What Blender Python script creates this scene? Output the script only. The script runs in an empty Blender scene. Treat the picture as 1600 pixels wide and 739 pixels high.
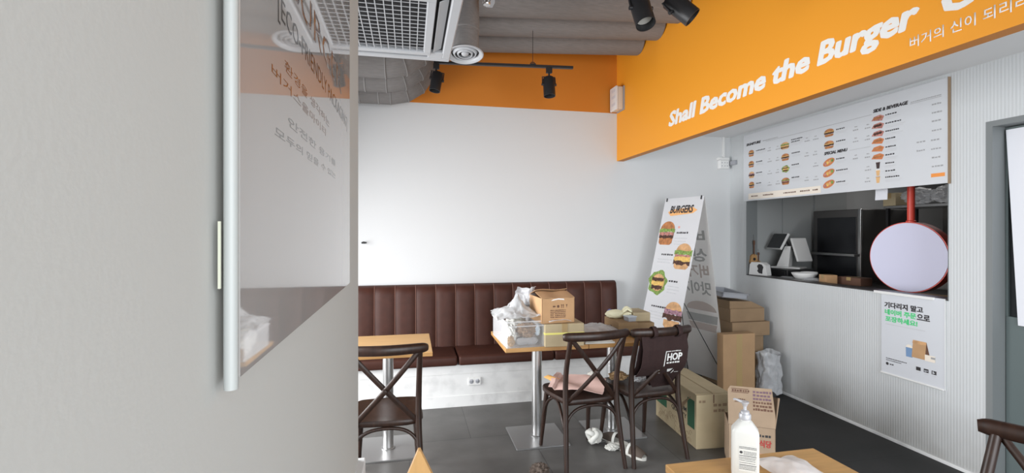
import bpy, bmesh, math, random
import numpy as np
from mathutils import Vector, Matrix, noise, Euler, geometry
PI = math.pi
R = math.radians
S = bpy.context.scene
C = S.collection

# ------------------------------------------------------------------ camera, light, exposure
cam_d = bpy.data.cameras.new('camera')
cam = bpy.data.objects.new('camera', cam_d); C.objects.link(cam)
cam_d.sensor_fit = 'HORIZONTAL'; cam_d.sensor_width = 36.0
cam_d.lens = 36.0 * 752.0 / 1600.0
cam_d.shift_y = -7.5 / 1600.0
cam_d.clip_start = 0.02
cam.location = (0, 0, 1.55)
cam.rotation_euler = (R(90), 0, -math.atan(160 / 752.0))
S.camera = cam

S.view_settings.view_transform = 'Standard'
S.view_settings.look = 'None'
S.view_settings.exposure = 0.2
S.view_settings.gamma = 1.0
S.view_settings.use_curve_mapping = False
S.cycles.use_denoising = True
S.cycles.max_bounces = 10
S.cycles.diffuse_bounces = 5
S.cycles.transparent_max_bounces = 12
S.cycles.sample_clamp_indirect = 6.0

W = bpy.data.worlds.new('sky'); S.world = W; W.use_nodes = True
bg = W.node_tree.nodes['Background']
bg.inputs[0].default_value = (0.86, 0.93, 1.0, 1); bg.inputs[1].default_value = 0.6

def daylight(name, loc, rot, sx, sy, power, col):
    d = bpy.data.lights.new(name, 'AREA'); d.shape = 'RECTANGLE'; d.size = sx; d.size_y = sy
    d.energy = power; d.color = col; d.spread = R(150)
    o = bpy.data.objects.new(name, d); C.objects.link(o); o.location = loc; o.rotation_euler = rot
    return o
# daylight entering through the shop front behind the camera and the glazed left side
daylight('daylight_front', (1.6, -1.75, 1.50), (R(66), 0, 0), 3.4, 2.3, 120, (0.93, 0.965, 1.0))
daylight('daylight_side', (-1.98, 2.88, 1.25), (R(66), 0, R(-94)), 2.3, 2.0, 124, (0.985, 0.99, 1.0))

daylight('kitchen_fill', (5.2, 3.6, 2.58), (0, 0, 0), 0.25, 1.2, 4, (1.0, 0.98, 0.95))  # added fill, not daylight: lifts the dim kitchen, no fixture stands for it

# ------------------------------------------------------------------ materials
def mat(name, col, rough=0.6, metal=0.0, var=0.0, vscale=8.0, stretch=(1, 1, 1), col2=None, bump=0.0, bscale=60.0,
        alpha=1.0, trans=0.0, spec=0.5, emit=None, estr=0.0, detail=6.0, coat=0.0, ior=1.5, lo=0.35, hi=0.7):
    m = bpy.data.materials.new(name); m.use_nodes = True
    nt = m.node_tree; b = nt.nodes['Principled BSDF']
    b.inputs['Base Color'].default_value = (*col, 1)
    b.inputs['Roughness'].default_value = rough
    b.inputs['Metallic'].default_value = metal
    b.inputs['Specular IOR Level'].default_value = spec
    b.inputs['IOR'].default_value = ior
    b.inputs['Alpha'].default_value = alpha
    b.inputs['Transmission Weight'].default_value = trans
    b.inputs['Coat Weight'].default_value = coat
    if emit:
        b.inputs['Emission Color'].default_value = (*emit, 1); b.inputs['Emission Strength'].default_value = estr
    if var or bump:
        tc = nt.nodes.new('ShaderNodeTexCoord'); mp = nt.nodes.new('ShaderNodeMapping')
        mp.inputs['Scale'].default_value = stretch
        nt.links.new(tc.outputs['Object'], mp.inputs[0])
    if var:
        n = nt.nodes.new('ShaderNodeTexNoise'); n.inputs['Scale'].default_value = vscale; n.inputs['Detail'].default_value = detail
        nt.links.new(mp.outputs[0], n.inputs['Vector'])
        cr = nt.nodes.new('ShaderNodeValToRGB')
        c2 = col2 or tuple(max(0, c * (1 - var)) for c in col)
        cr.color_ramp.elements[0].color = (*c2, 1); cr.color_ramp.elements[1].color = (*col, 1)
        cr.color_ramp.elements[0].position = lo; cr.color_ramp.elements[1].position = hi
        nt.links.new(n.outputs[0], cr.inputs[0]); nt.links.new(cr.outputs[0], b.inputs['Base Color'])
    if bump:
        n2 = nt.nodes.new('ShaderNodeTexNoise'); n2.inputs['Scale'].default_value = bscale; n2.inputs['Detail'].default_value = 4
        nt.links.new(mp.outputs[0], n2.inputs['Vector'])
        bp = nt.nodes.new('ShaderNodeBump'); bp.inputs['Strength'].default_value = bump; bp.inputs['Distance'].default_value = 0.01
        nt.links.new(n2.outputs[0], bp.inputs['Height']); nt.links.new(bp.outputs[0], b.inputs['Normal'])
    return m

def film(name, col=(0.92, 0.93, 0.95), opacity=0.35, rough=0.25):
    m = bpy.data.materials.new(name); m.use_nodes = True
    nt = m.node_tree; b = nt.nodes['Principled BSDF']; out = nt.nodes['Material Output']
    b.inputs['Base Color'].default_value = (*col, 1); b.inputs['Roughness'].default_value = rough
    t = nt.nodes.new('ShaderNodeBsdfTransparent'); mx = nt.nodes.new('ShaderNodeMixShader')
    fr = nt.nodes.new('ShaderNodeLayerWeight'); fr.inputs[0].default_value = 0.35
    mp = nt.nodes.new('ShaderNodeMapRange'); mp.inputs['To Min'].default_value = opacity; mp.inputs['To Max'].default_value = min(1, opacity + 0.5)
    nt.links.new(fr.outputs['Facing'], mp.inputs[0])
    nt.links.new(mp.outputs[0], mx.inputs[0]); nt.links.new(t.outputs[0], mx.inputs[1]); nt.links.new(b.outputs[0], mx.inputs[2])
    nt.links.new(mx.outputs[0], out.inputs[0])
    return m

M = {}
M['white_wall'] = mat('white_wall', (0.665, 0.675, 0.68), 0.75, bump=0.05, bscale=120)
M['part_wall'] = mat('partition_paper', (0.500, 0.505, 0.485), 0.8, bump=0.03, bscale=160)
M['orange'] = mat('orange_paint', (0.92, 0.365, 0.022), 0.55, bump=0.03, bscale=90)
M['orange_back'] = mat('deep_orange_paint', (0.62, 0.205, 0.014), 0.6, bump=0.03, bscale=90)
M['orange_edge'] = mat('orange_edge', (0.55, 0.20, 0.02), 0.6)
M['ceil'] = mat('dark_ceiling', (0.16, 0.155, 0.15), 0.9)
M['soffit'] = mat('soffit_white', (0.78, 0.78, 0.78), 0.7)
M['plinth'] = mat('dusty_white', (0.76, 0.765, 0.76), 0.7, var=0.22, vscale=7, lo=0.25, hi=0.5)
M['duct'] = mat('duct_insulation', (0.245, 0.232, 0.226), 0.85, var=0.15, vscale=30, stretch=(0.4, 3, 3), bump=0.12, bscale=120)
M['seam'] = mat('duct_tape', (0.31, 0.30, 0.295), 0.6)
M['ac_white'] = mat('ac_plastic', (0.50, 0.51, 0.53), 0.45)
M['dark'] = mat('dark_void', (0.015, 0.015, 0.017), 0.8)
M['black'] = mat('black_metal', (0.018, 0.018, 0.02), 0.42)
M['lens'] = mat('lamp_glass', (0.62, 0.60, 0.55), 0.25)
M['leather'] = mat('brown_leather', (0.062, 0.020, 0.0125), 0.52, spec=0.3, var=0.2, vscale=14, bump=0.08, bscale=220)
M['piping'] = mat('leather_seam', (0.15, 0.065, 0.045), 0.45)
M['walnut'] = mat('dark_walnut', (0.036, 0.016, 0.010), 0.40, var=0.45, vscale=10, stretch=(6, 6, 0.8))
M['maple'] = mat('table_maple', (0.62, 0.36, 0.13), 0.4, var=0.18, vscale=5, stretch=(1.2, 14, 14))
M['maple_edge'] = mat('table_edge', (0.50, 0.27, 0.09), 0.5, var=0.2, vscale=5, stretch=(1, 1, 20))
M['steel'] = mat('brushed_steel', (0.62, 0.62, 0.62), 0.3, metal=1.0)
M['plate'] = mat('steel_plate', (0.42, 0.42, 0.42), 0.38, metal=0.9)
M['card'] = mat('cardboard', (0.43, 0.27, 0.145), 0.85, var=0.1, vscale=9)
M['card_dark'] = mat('cardboard_dull', (0.30, 0.20, 0.115), 0.85, var=0.14, vscale=7)
M['card_pale'] = mat('cardboard_pale', (0.50, 0.41, 0.26), 0.85, var=0.1, vscale=9)
M['card_orange'] = mat('cardboard_warm', (0.55, 0.33, 0.17), 0.85, var=0.1, vscale=9)
M['card_grey'] = mat('cardboard_greyish', (0.375, 0.272, 0.185), 0.85, var=0.1, vscale=9)
M['purple_ink'] = mat('purple_ink', (0.17, 0.10, 0.13), 0.8)
M['kraft'] = mat('kraft', (0.32, 0.21, 0.11), 0.85, var=0.1, vscale=9)
M['tape'] = mat('packing_tape', (0.40, 0.28, 0.13), 0.3)
M['yellow_tape'] = mat('yellow_strap', (0.85, 0.80, 0.22), 0.4)
M['green_print'] = mat('green_print', (0.035, 0.125, 0.066), 0.8)
M['ink'] = mat('ink', (0.035, 0.032, 0.035), 0.7)
M['grey_ink'] = mat('grey_ink', (0.36, 0.36, 0.37), 0.7)
M['light_ink'] = mat('light_ink', (0.58, 0.58, 0.60), 0.7)
M['faint_ink'] = mat('faint_ink', (0.27, 0.19, 0.12), 0.8)
M['brown_ink'] = mat('brown_ink', (0.14, 0.07, 0.045), 0.8)
M['red_ink'] = mat('red_ink', (0.42, 0.045, 0.04), 0.7)
M['pink_ink'] = mat('pink_ink', (0.75, 0.36, 0.30), 0.7)
M['green_ink'] = mat('green_ink', (0.08, 0.60, 0.22), 0.6)
M['orange_ink'] = mat('orange_ink', (0.85, 0.30, 0.06), 0.6)
M['orange_wash'] = mat('orange_brush', (0.88, 0.46, 0.18), 0.6)
M['beige_ink'] = mat('beige_ink', (0.86, 0.78, 0.68), 0.6)
M['white_letter'] = mat('white_letter', (0.88, 0.88, 0.86), 0.5)
M['board'] = mat('menu_acrylic', (0.65, 0.665, 0.69), 0.12)
M['poster'] = mat('poster_vinyl', (0.66, 0.68, 0.72), 0.3)
M['banner'] = mat('banner_vinyl', (0.86, 0.87, 0.90), 0.5)
M['banner_back'] = mat('banner_reverse', (0.88, 0.87, 0.85), 0.7, var=0.06, vscale=5)
for nm_, fac in (('banner_back', 0.6), ('banner', 0.4)):
    nt = M[nm_].node_tree; tl = nt.nodes.new('ShaderNodeBsdfTranslucent'); tl.inputs[0].default_value = (0.93, 0.92, 0.91, 1); mx = nt.nodes.new('ShaderNodeMixShader'); mx.inputs[0].default_value = fac
    nt.links.new(nt.nodes['Principled BSDF'].outputs[0], mx.inputs[1]); nt.links.new(tl.outputs[0], mx.inputs[2]); nt.links.new(mx.outputs[0], nt.nodes['Material Output'].inputs[0])
M['ghost_ink'] = mat('show_through', (0.33, 0.33, 0.32), 0.8)
M['ghost_brown'] = mat('show_through_brown', (0.43, 0.37, 0.34), 0.8)
M['white_plastic'] = mat('white_plastic', (0.80, 0.80, 0.79), 0.35)
M['cream_plastic'] = mat('cream_plastic', (0.66, 0.60, 0.51), 0.4)
M['pale_yellow'] = mat('pale_yellow_tape', (0.52, 0.53, 0.43), 0.5)
M['grey_plastic'] = mat('grey_plastic', (0.36, 0.37, 0.40), 0.35)
M['silver'] = mat('pump_silver', (0.52, 0.53, 0.56), 0.35, metal=0.3)
M['bottle'] = mat('bottle_white', (0.66, 0.665, 0.635), 0.35)
M['sign_face'] = mat('sign_acrylic', (0.72, 0.72, 0.90), 0.55)
M['red'] = mat('red_paint', (0.72, 0.07, 0.045), 0.4)
M['dark_red'] = mat('dark_red_side', (0.16, 0.02, 0.02), 0.4)
M['film'] = film('clear_film', opacity=0.30)
M['bag'] = film('white_bag', (0.64, 0.65, 0.67), 0.36, 0.3)
M['clear_bottle'] = film('clear_bottle', (0.72, 0.74, 0.77), 0.2, 0.12)
M['bag_white'] = film('milky_bag', (0.62, 0.63, 0.64), 0.46, 0.3)
M['clear_box'] = film('clear_box', (0.85, 0.86, 0.88), 0.07, 0.1)
M['bun'] = mat('bun', (0.62, 0.25, 0.09), 0.6, var=0.5, vscale=28)
M['bun_pale'] = mat('bun_pale', (0.80, 0.46, 0.22), 0.6, var=0.4, vscale=24)
M['patty'] = mat('patty', (0.13, 0.05, 0.03), 0.6, var=0.8, vscale=60)
M['lettuce'] = mat('lettuce', (0.34, 0.52, 0.12), 0.6, var=0.7, vscale=60)
M['cheese'] = mat('cheese', (0.90, 0.58, 0.16), 0.6, var=0.3, vscale=50)
M['onion'] = mat('red_onion', (0.55, 0.30, 0.38), 0.6, var=0.75, vscale=55)
M['ham'] = mat('ham', (0.70, 0.30, 0.25), 0.6, var=0.6, vscale=50)
M['shrimp'] = mat('fried', (0.60, 0.20, 0.07), 0.6)
M['cola'] = mat('cola', (0.05, 0.03, 0.03), 0.5)
M['drink'] = mat('drink', (0.75, 0.45, 0.20), 0.5)
M['tote'] = mat('maroon_canvas', (0.036, 0.015, 0.014), 0.85, var=0.2, vscale=60, bump=0.1, bscale=300)
M['pink'] = mat('pink_paper', (0.78, 0.55, 0.50), 0.7, var=0.08, vscale=10)
M['orange_paper'] = mat('orange_paper', (0.85, 0.48, 0.16), 0.7)
M['white_cloth'] = mat('white_cloth', (0.72, 0.72, 0.68), 0.85)
M['brown_cloth'] = mat('brown_shoe', (0.10, 0.075, 0.06), 0.8)
M['rubber_w'] = mat('shoe_sole', (0.66, 0.65, 0.6), 0.7)
M['brown_paper'] = mat('crumpled_paper', (0.36, 0.23, 0.13), 0.85, var=0.35, vscale=14)
M['tan'] = mat('tan_snack', (0.50, 0.33, 0.17), 0.8, var=0.4, vscale=20)
M['yellow_glove'] = mat('glove', (0.80, 0.77, 0.55), 0.8)
M['blue'] = mat('blue_packet', (0.10, 0.11, 0.30), 0.5)
M['ice_blue'] = mat('pale_blue_packet', (0.62, 0.70, 0.78), 0.4)
M['cabinet_dark'] = mat('cabinet_dark', (0.085, 0.082, 0.08), 0.4)
M['kitchen_wall'] = mat('kitchen_grey', (0.46, 0.48, 0.48), 0.6)
M['kitchen_dark'] = mat('kitchen_dark', (0.32, 0.31, 0.30), 0.6, var=0.5, vscale=3)
M['counter'] = mat('counter_dark', (0.045, 0.04, 0.04), 0.35)
M['door_grey'] = mat('door_grey_green', (0.105, 0.135, 0.135), 0.5)
M['jamb'] = mat('jamb_grey', (0.20, 0.215, 0.218), 0.5)
M['screen'] = mat('screen_glass', (0.02, 0.021, 0.024), 0.15)
M['sheet'] = mat('white_sheet', (0.80, 0.81, 0.86), 0.4)
M['guitar'] = mat('guitar_wood', (0.45, 0.26, 0.11), 0.4)
M['pine'] = mat('pine', (0.72, 0.42, 0.16), 0.5, var=0.15, vscale=4, stretch=(10, 10, 1))
M['sign_panel'] = mat('glossy_acrylic', (0.37, 0.36, 0.35), 0.03, ior=1.85)
M['sign_edge'] = mat('edge_profile', (0.40, 0.42, 0.41), 0.4)
M['sign_ink'] = mat('sign_ink', (0.05, 0.045, 0.04), 0.08, ior=1.6)
M['sign_brown'] = mat('sign_brown_ink', (0.17, 0.08, 0.04), 0.07, ior=1.7)
M['sign_grey'] = mat('sign_grey_ink', (0.13, 0.125, 0.12), 0.05, ior=1.8)

def ribbed():
    m = mat('ribbed_white', (0.60, 0.62, 0.63), 0.55)
    nt = m.node_tree; b = nt.nodes['Principled BSDF']
    tc = nt.nodes.new('ShaderNodeTexCoord'); w = nt.nodes.new('ShaderNodeTexWave')
    w.wave_type = 'BANDS'; w.bands_direction = 'Y'; w.wave_profile = 'SIN'
    w.inputs['Scale'].default_value = 17.0; w.inputs['Distortion'].default_value = 0
    bp = nt.nodes.new('ShaderNodeBump'); bp.inputs['Strength'].default_value = 0.26; bp.inputs['Distance'].default_value = 0.003
    nt.links.new(tc.outputs['Object'], w.inputs['Vector']); nt.links.new(w.outputs[1], bp.inputs['Height'])
    nt.links.new(bp.outputs[0], b.inputs['Normal'])
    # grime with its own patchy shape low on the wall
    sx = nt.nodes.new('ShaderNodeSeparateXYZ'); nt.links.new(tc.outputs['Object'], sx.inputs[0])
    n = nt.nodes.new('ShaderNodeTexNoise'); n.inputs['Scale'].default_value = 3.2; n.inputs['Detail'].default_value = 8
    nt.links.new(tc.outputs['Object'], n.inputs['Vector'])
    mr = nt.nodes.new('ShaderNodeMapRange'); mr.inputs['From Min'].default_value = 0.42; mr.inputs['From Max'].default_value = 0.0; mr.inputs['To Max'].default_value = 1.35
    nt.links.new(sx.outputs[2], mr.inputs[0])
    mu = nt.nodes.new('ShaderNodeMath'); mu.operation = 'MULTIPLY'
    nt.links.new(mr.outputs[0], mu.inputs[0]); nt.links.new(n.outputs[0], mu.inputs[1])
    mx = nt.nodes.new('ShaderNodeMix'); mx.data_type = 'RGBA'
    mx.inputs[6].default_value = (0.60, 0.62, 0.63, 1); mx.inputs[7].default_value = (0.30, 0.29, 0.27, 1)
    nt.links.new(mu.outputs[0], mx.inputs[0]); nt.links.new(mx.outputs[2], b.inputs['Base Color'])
    return m
M['ribbed'] = ribbed()

def floor_mat(name, ca, cb, rough):
    m = mat(name, ca, rough, bump=0.03, bscale=40)
    nt = m.node_tree; b = nt.nodes['Principled BSDF']
    tc = nt.nodes.new('ShaderNodeTexCoord')
    n = nt.nodes.new('ShaderNodeTexNoise'); n.inputs['Scale'].default_value = 2.6; n.inputs['Detail'].default_value = 9
    nt.links.new(tc.outputs['Object'], n.inputs['Vector'])
    cr = nt.nodes.new('ShaderNodeValToRGB')
    cr.color_ramp.elements[0].position = 0.35; cr.color_ramp.elements[0].color = (*cb, 1)
    cr.color_ramp.elements[1].position = 0.68; cr.color_ramp.elements[1].color = (*ca, 1)
    nt.links.new(n.outputs[0], cr.inputs[0])
    br = nt.nodes.new('ShaderNodeTexBrick'); br.offset = 0.5
    br.inputs['Scale'].default_value = 1.0; br.inputs['Mortar Size'].default_value = 0.003
    br.inputs['Brick Width'].default_value = 0.9; br.inputs['Row Height'].default_value = 0.9
    br.inputs['Color1'].default_value = (1, 1, 1, 1); br.inputs['Color2'].default_value = (0.88, 0.88, 0.88, 1); br.inputs['Mortar'].default_value = (0.45, 0.45, 0.45, 1)
    nt.links.new(tc.outputs['Object'], br.inputs['Vector'])
    mx = nt.nodes.new('ShaderNodeMix'); mx.data_type = 'RGBA'; mx.blend_type = 'MULTIPLY'; mx.inputs[0].default_value = 1
    nt.links.new(cr.outputs[0], mx.inputs[6]); nt.links.new(br.outputs[0], mx.inputs[7]); nt.links.new(mx.outputs[2], b.inputs['Base Color'])
    return m
M['floor'] = floor_mat('concrete_tile', (0.140, 0.136, 0.130), (0.082, 0.079, 0.075), 0.42)
M['floor_black'] = floor_mat('black_tile', (0.020, 0.019, 0.019), (0.011, 0.011, 0.011), 0.6)

# ------------------------------------------------------------------ geometry helpers
def BM(): return bmesh.new()

def box(bm, c, s, bev=0.0, rot=None, mi=0, seg=1):
    mtx = Matrix.Translation(Vector(c))
    if rot: mtx = mtx @ Euler(rot).to_matrix().to_4x4()
    mtx = mtx @ Matrix.Diagonal((s[0], s[1], s[2], 1))
    r = bmesh.ops.create_cube(bm, size=1, matrix=mtx)
    vs = r['verts']; fs = set()
    for v in vs: fs.update(v.link_faces)
    for f in fs: f.material_index = mi
    if bev > 0:
        es = set()
        for v in vs: es.update(v.link_edges)
        rb = bmesh.ops.bevel(bm, geom=list(es), offset=bev, segments=seg, affect='EDGES', profile=0.5)
        for f in rb['faces']: f.material_index = mi

def b2(bm, x0, x1, y0, y1, z0, z1, bev=0.0, mi=0, seg=1):
    box(bm, ((x0 + x1) / 2, (y0 + y1) / 2, (z0 + z1) / 2), (abs(x1 - x0), abs(y1 - y0), abs(z1 - z0)), bev, None, mi, seg)

def cr(pts, k=6):
    pts = [Vector(p) for p in pts]
    P = [2 * pts[0] - pts[1]] + pts + [2 * pts[-1] - pts[-2]]
    out = []
    for i in range(1, len(P) - 2):
        for j in range(k):
            t = j / k; a, b, c, d = P[i - 1], P[i], P[i + 1], P[i + 2]
            out.append(0.5 * ((2 * b) + (c - a) * t + (2 * a - 5 * b + 4 * c - d) * t * t + (3 * b - a - 3 * c + d) * t ** 3))
    out.append(pts[-1]); return out

def tube(bm, pts, r, n=10, up=None, ell=(1, 1), mi=0, caps=True):
    pts = [Vector(p) for p in pts]; N = len(pts)
    if not isinstance(r, (list, tuple)): r = [r] * N
    elif len(r) != N:
        r0 = r; r = []
        for i in range(N):
            q = i / (N - 1) * (len(r0) - 1); k = min(int(q), len(r0) - 2); r.append(r0[k] + (r0[k + 1] - r0[k]) * (q - k))
    rings = []; prev = None
    for i, p in enumerate(pts):
        t = (pts[min(i + 1, N - 1)] - pts[max(i - 1, 0)]).normalized()
        if up is not None: a = Vector(up) - t * Vector(up).dot(t)
        elif prev is None: a = Vector((0, 0, 1)) - t * t.z if abs(t.z) < 0.9 else Vector((1, 0, 0)) - t * t.x
        else: a = prev - t * prev.dot(t)
        a.normalize(); prev = a; b = t.cross(a)
        rings.append([bm.verts.new(p + a * (math.cos(2 * PI * k / n) * r[i] * ell[0]) + b * (math.sin(2 * PI * k / n) * r[i] * ell[1])) for k in range(n)])
    for i in range(N - 1):
        for k in range(n):
            f = bm.faces.new((rings[i][k], rings[i][(k + 1) % n], rings[i + 1][(k + 1) % n], rings[i + 1][k])); f.material_index = mi
    if caps:
        f = bm.faces.new(rings[0][::-1]); f.material_index = mi
        f = bm.faces.new(rings[-1]); f.material_index = mi

def lathe(bm, prof, c=(0, 0, 0), n=24, mi=0, axis=None):
    rings = []
    q = Vector((0, 0, 1)).rotation_difference(Vector(axis)).to_matrix() if axis else Matrix.Identity(3)
    for (r, z) in prof:
        if r < 1e-6: rings.append([bm.verts.new(Vector(c) + q @ Vector((0, 0, z)))])
        else: rings.append([bm.verts.new(Vector(c) + q @ Vector((r * math.cos(2 * PI * k / n), r * math.sin(2 * PI * k / n), z))) for k in range(n)])
    for a, b in zip(rings[:-1], rings[1:]):
        for k in range(n):
            if len(a) == 1 and len(b) == 1: continue
            if len(a) == 1: f = bm.faces.new((a[0], b[(k + 1) % n], b[k]))
            elif len(b) == 1: f = bm.faces.new((a[k], a[(k + 1) % n], b[0]))
            else: f = bm.faces.new((a[k], a[(k + 1) % n], b[(k + 1) % n], b[k]))
            f.material_index = mi

def prism(bm, poly, d0, d1, plane='xz', mi=0):
    def P(a, b, d):
        return {'xz': (a, d, b), 'xy': (a, b, d), 'yz': (d, a, b)}[plane]
    A = [bm.verts.new(P(a, b, d0)) for a, b in poly]; B = [bm.verts.new(P(a, b, d1)) for a, b in poly]
    fs = [bm.faces.new(A), bm.faces.new(B[::-1])]
    n = len(poly)
    for i in range(n): fs.append(bm.faces.new((A[i], B[i], B[(i + 1) % n], A[(i + 1) % n])))
    for f in fs: f.material_index = mi

def flat(bm, poly, y, mi=0):           # a print on a panel: polygon in panel x,z with its own tiny thickness
    prism(bm, poly, y, y - 0.0006, 'xz', mi)

def bar(bm, x0, x1, z0, z1, y, mi=0): flat(bm, [(x0, z0), (x1, z0), (x1, z1), (x0, z1)], y, mi)

def ell_poly(cx, cz, rx, rz, a0=0, a1=2 * PI, n=16):
    full = abs(a1 - a0 - 2 * PI) < 1e-6
    return [(cx + rx * math.cos(a0 + (a1 - a0) * i / (n if full else n - 1)), cz + rz * math.sin(a0 + (a1 - a0) * i / (n if full else n - 1))) for i in range(n)]

def obj(name, bm, mats, parent=None, ang=35, loc=None, rot=None):
    bmesh.ops.recalc_face_normals(bm, faces=bm.faces[:])
    me = bpy.data.meshes.new(name); bm.to_mesh(me); bm.free()
    if not isinstance(mats, (list, tuple)): mats = [mats]
    for m in mats: me.materials.append(M[m] if isinstance(m, str) else m)
    if ang:
        me.polygons.foreach_set('use_smooth', [True] * len(me.polygons)); me.set_sharp_from_angle(angle=R(ang))
    o = bpy.data.objects.new(name, me); C.objects.link(o)
    if parent: o.parent = parent
    if loc: o.location = loc
    if rot: o.rotation_euler = rot
    return o

def tag(o, label, cat, group=None, kind=None):
    o['label'] = label; o['category'] = cat
    if group: o['group'] = group
    if kind: o['kind'] = kind
    return o

def thing(name, label, cat, loc=(0, 0, 0), rz=0, group=None, rot=None):
    o = bpy.data.objects.new(name, None); C.objects.link(o)
    o.empty_display_size = 0.05
    o.location = loc; o.rotation_euler = rot if rot else (0, 0, rz)
    return tag(o, label, cat, group)

def struct(name, bm, m, parent=None, ang=0):
    o = obj(name, bm, m, parent, ang)
    if not parent: o['kind'] = 'structure'
    return o

def kids(o): return [c for c in bpy.data.objects if c.parent == o]
def dup(o, loc, rz, label=None, group=None, parent=None):
    c = o.copy(); C.objects.link(c)
    if parent is not None: c.parent = parent
    else:
        c.location = loc; c.rotation_euler = (0, 0, rz)
        if label: c['label'] = label
        if group: c['group'] = group
    for ch in kids(o): dup(ch, None, None, parent=c)
    return c

def text(name, body, x, z, h, m, parent, y=-0.001, width=None, shear=0.0, bold=0.0, align='LEFT', mirror=False, ext=0.0008, rot=0.0, spacing=1.0):
    """lettering in panel space (x right, z up, facing -y); cap height h, optional fitted width"""
    cu = bpy.data.curves.new(name, 'FONT'); cu.body = body; cu.size = 1.0; cu.shear = shear; cu.offset = min(bold, 0.008)
    cu.extrude = 0.0; cu.resolution_u = 2; cu.space_character = spacing
    t = bpy.data.objects.new(name, cu); C.objects.link(t)
    dg = bpy.context.evaluated_depsgraph_get(); dg.update()
    me = bpy.data.meshes.new_from_object(t.evaluated_get(dg))
    bpy.data.objects.remove(t); bpy.data.curves.remove(cu)
    xs = [v.co.x for v in me.vertices]; ys = [v.co.y for v in me.vertices]
    if not xs: return None
    y0 = 0 if body.isascii() else min(ys); hh = 0.70 if body.isascii() else (max(ys) - min(ys))
    if body.isascii(): hh = max(ys) - 0
    k = h / hh; kx = k if width is None else width / (max(xs) - min(xs))
    ox = min(xs) if align == 'LEFT' else (min(xs) + max(xs)) / 2
    cz, sz = math.cos(rot), math.sin(rot)
    bm = bmesh.new(); bm.from_mesh(me); bpy.data.meshes.remove(me)
    if bold > 0.008:      # thicken the strokes: union of shifted copies of the glyph outlines, kept flat
        q = bold - 0.006; P = []; F = []
        bmesh.ops.triangulate(bm, faces=bm.faces[:]); bm.verts.index_update(); bm.normal_update()
        for i in range(9):
            dx, dy = (0, 0) if i == 8 else (q * 1.25 * math.cos(i * PI / 4), q * math.sin(i * PI / 4)); n0 = len(P)
            P += [Vector((v.co.x + dx, v.co.y + dy)) for v in bm.verts]
            F += [[n0 + v.index for v in (f.verts if f.normal.z > 0 else list(f.verts)[::-1])] for f in bm.faces]
        V, _, FO, _, _, OF = geometry.delaunay_2d_cdt(P, [], F, 0, 1e-5)
        bm.clear(); vs = [bm.verts.new((v.x, v.y, 0)) for v in V]
        p = np.array([(v.x, v.y) for v in P]); tr = p[np.array(F)]
        cr_ = lambda a, b, c: (b[..., 0] - a[..., 0]) * (c[..., 1] - a[..., 1]) - (b[..., 1] - a[..., 1]) * (c[..., 0] - a[..., 0])
        for f in FO:
            c = (V[f[0]] + V[f[1]] + V[f[2]]) / 3; c = np.array([(c.x, c.y)])
            d1, d2, d3 = cr_(tr[:, 0], tr[:, 1], c), cr_(tr[:, 1], tr[:, 2], c), cr_(tr[:, 2], tr[:, 0], c)
            if np.any(((d1 >= 0) & (d2 >= 0) & (d3 >= 0)) | ((d1 <= 0) & (d2 <= 0) & (d3 <= 0))): bm.faces.new([vs[k] for k in f])
        for v in [v for v in bm.verts if not v.link_faces]: bm.verts.remove(v)
        bmesh.ops.dissolve_limit(bm, angle_limit=0.01, verts=bm.verts[:], edges=bm.edges[:])
    ge = bmesh.ops.extrude_face_region(bm, geom=bm.faces[:])
    for v in [g for g in ge['geom'] if isinstance(g, bmesh.types.BMVert)]: v.co.z += ext / k
    for v in bm.verts:
        a = (v.co.x - ox) * kx * (-1 if mirror else 1); b = (v.co.y - y0) * k
        v.co = Vector((x + a * cz - b * sz, y - v.co.z * k, z + a * sz + b * cz))
    return obj(name, bm, m, parent, 0)

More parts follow.
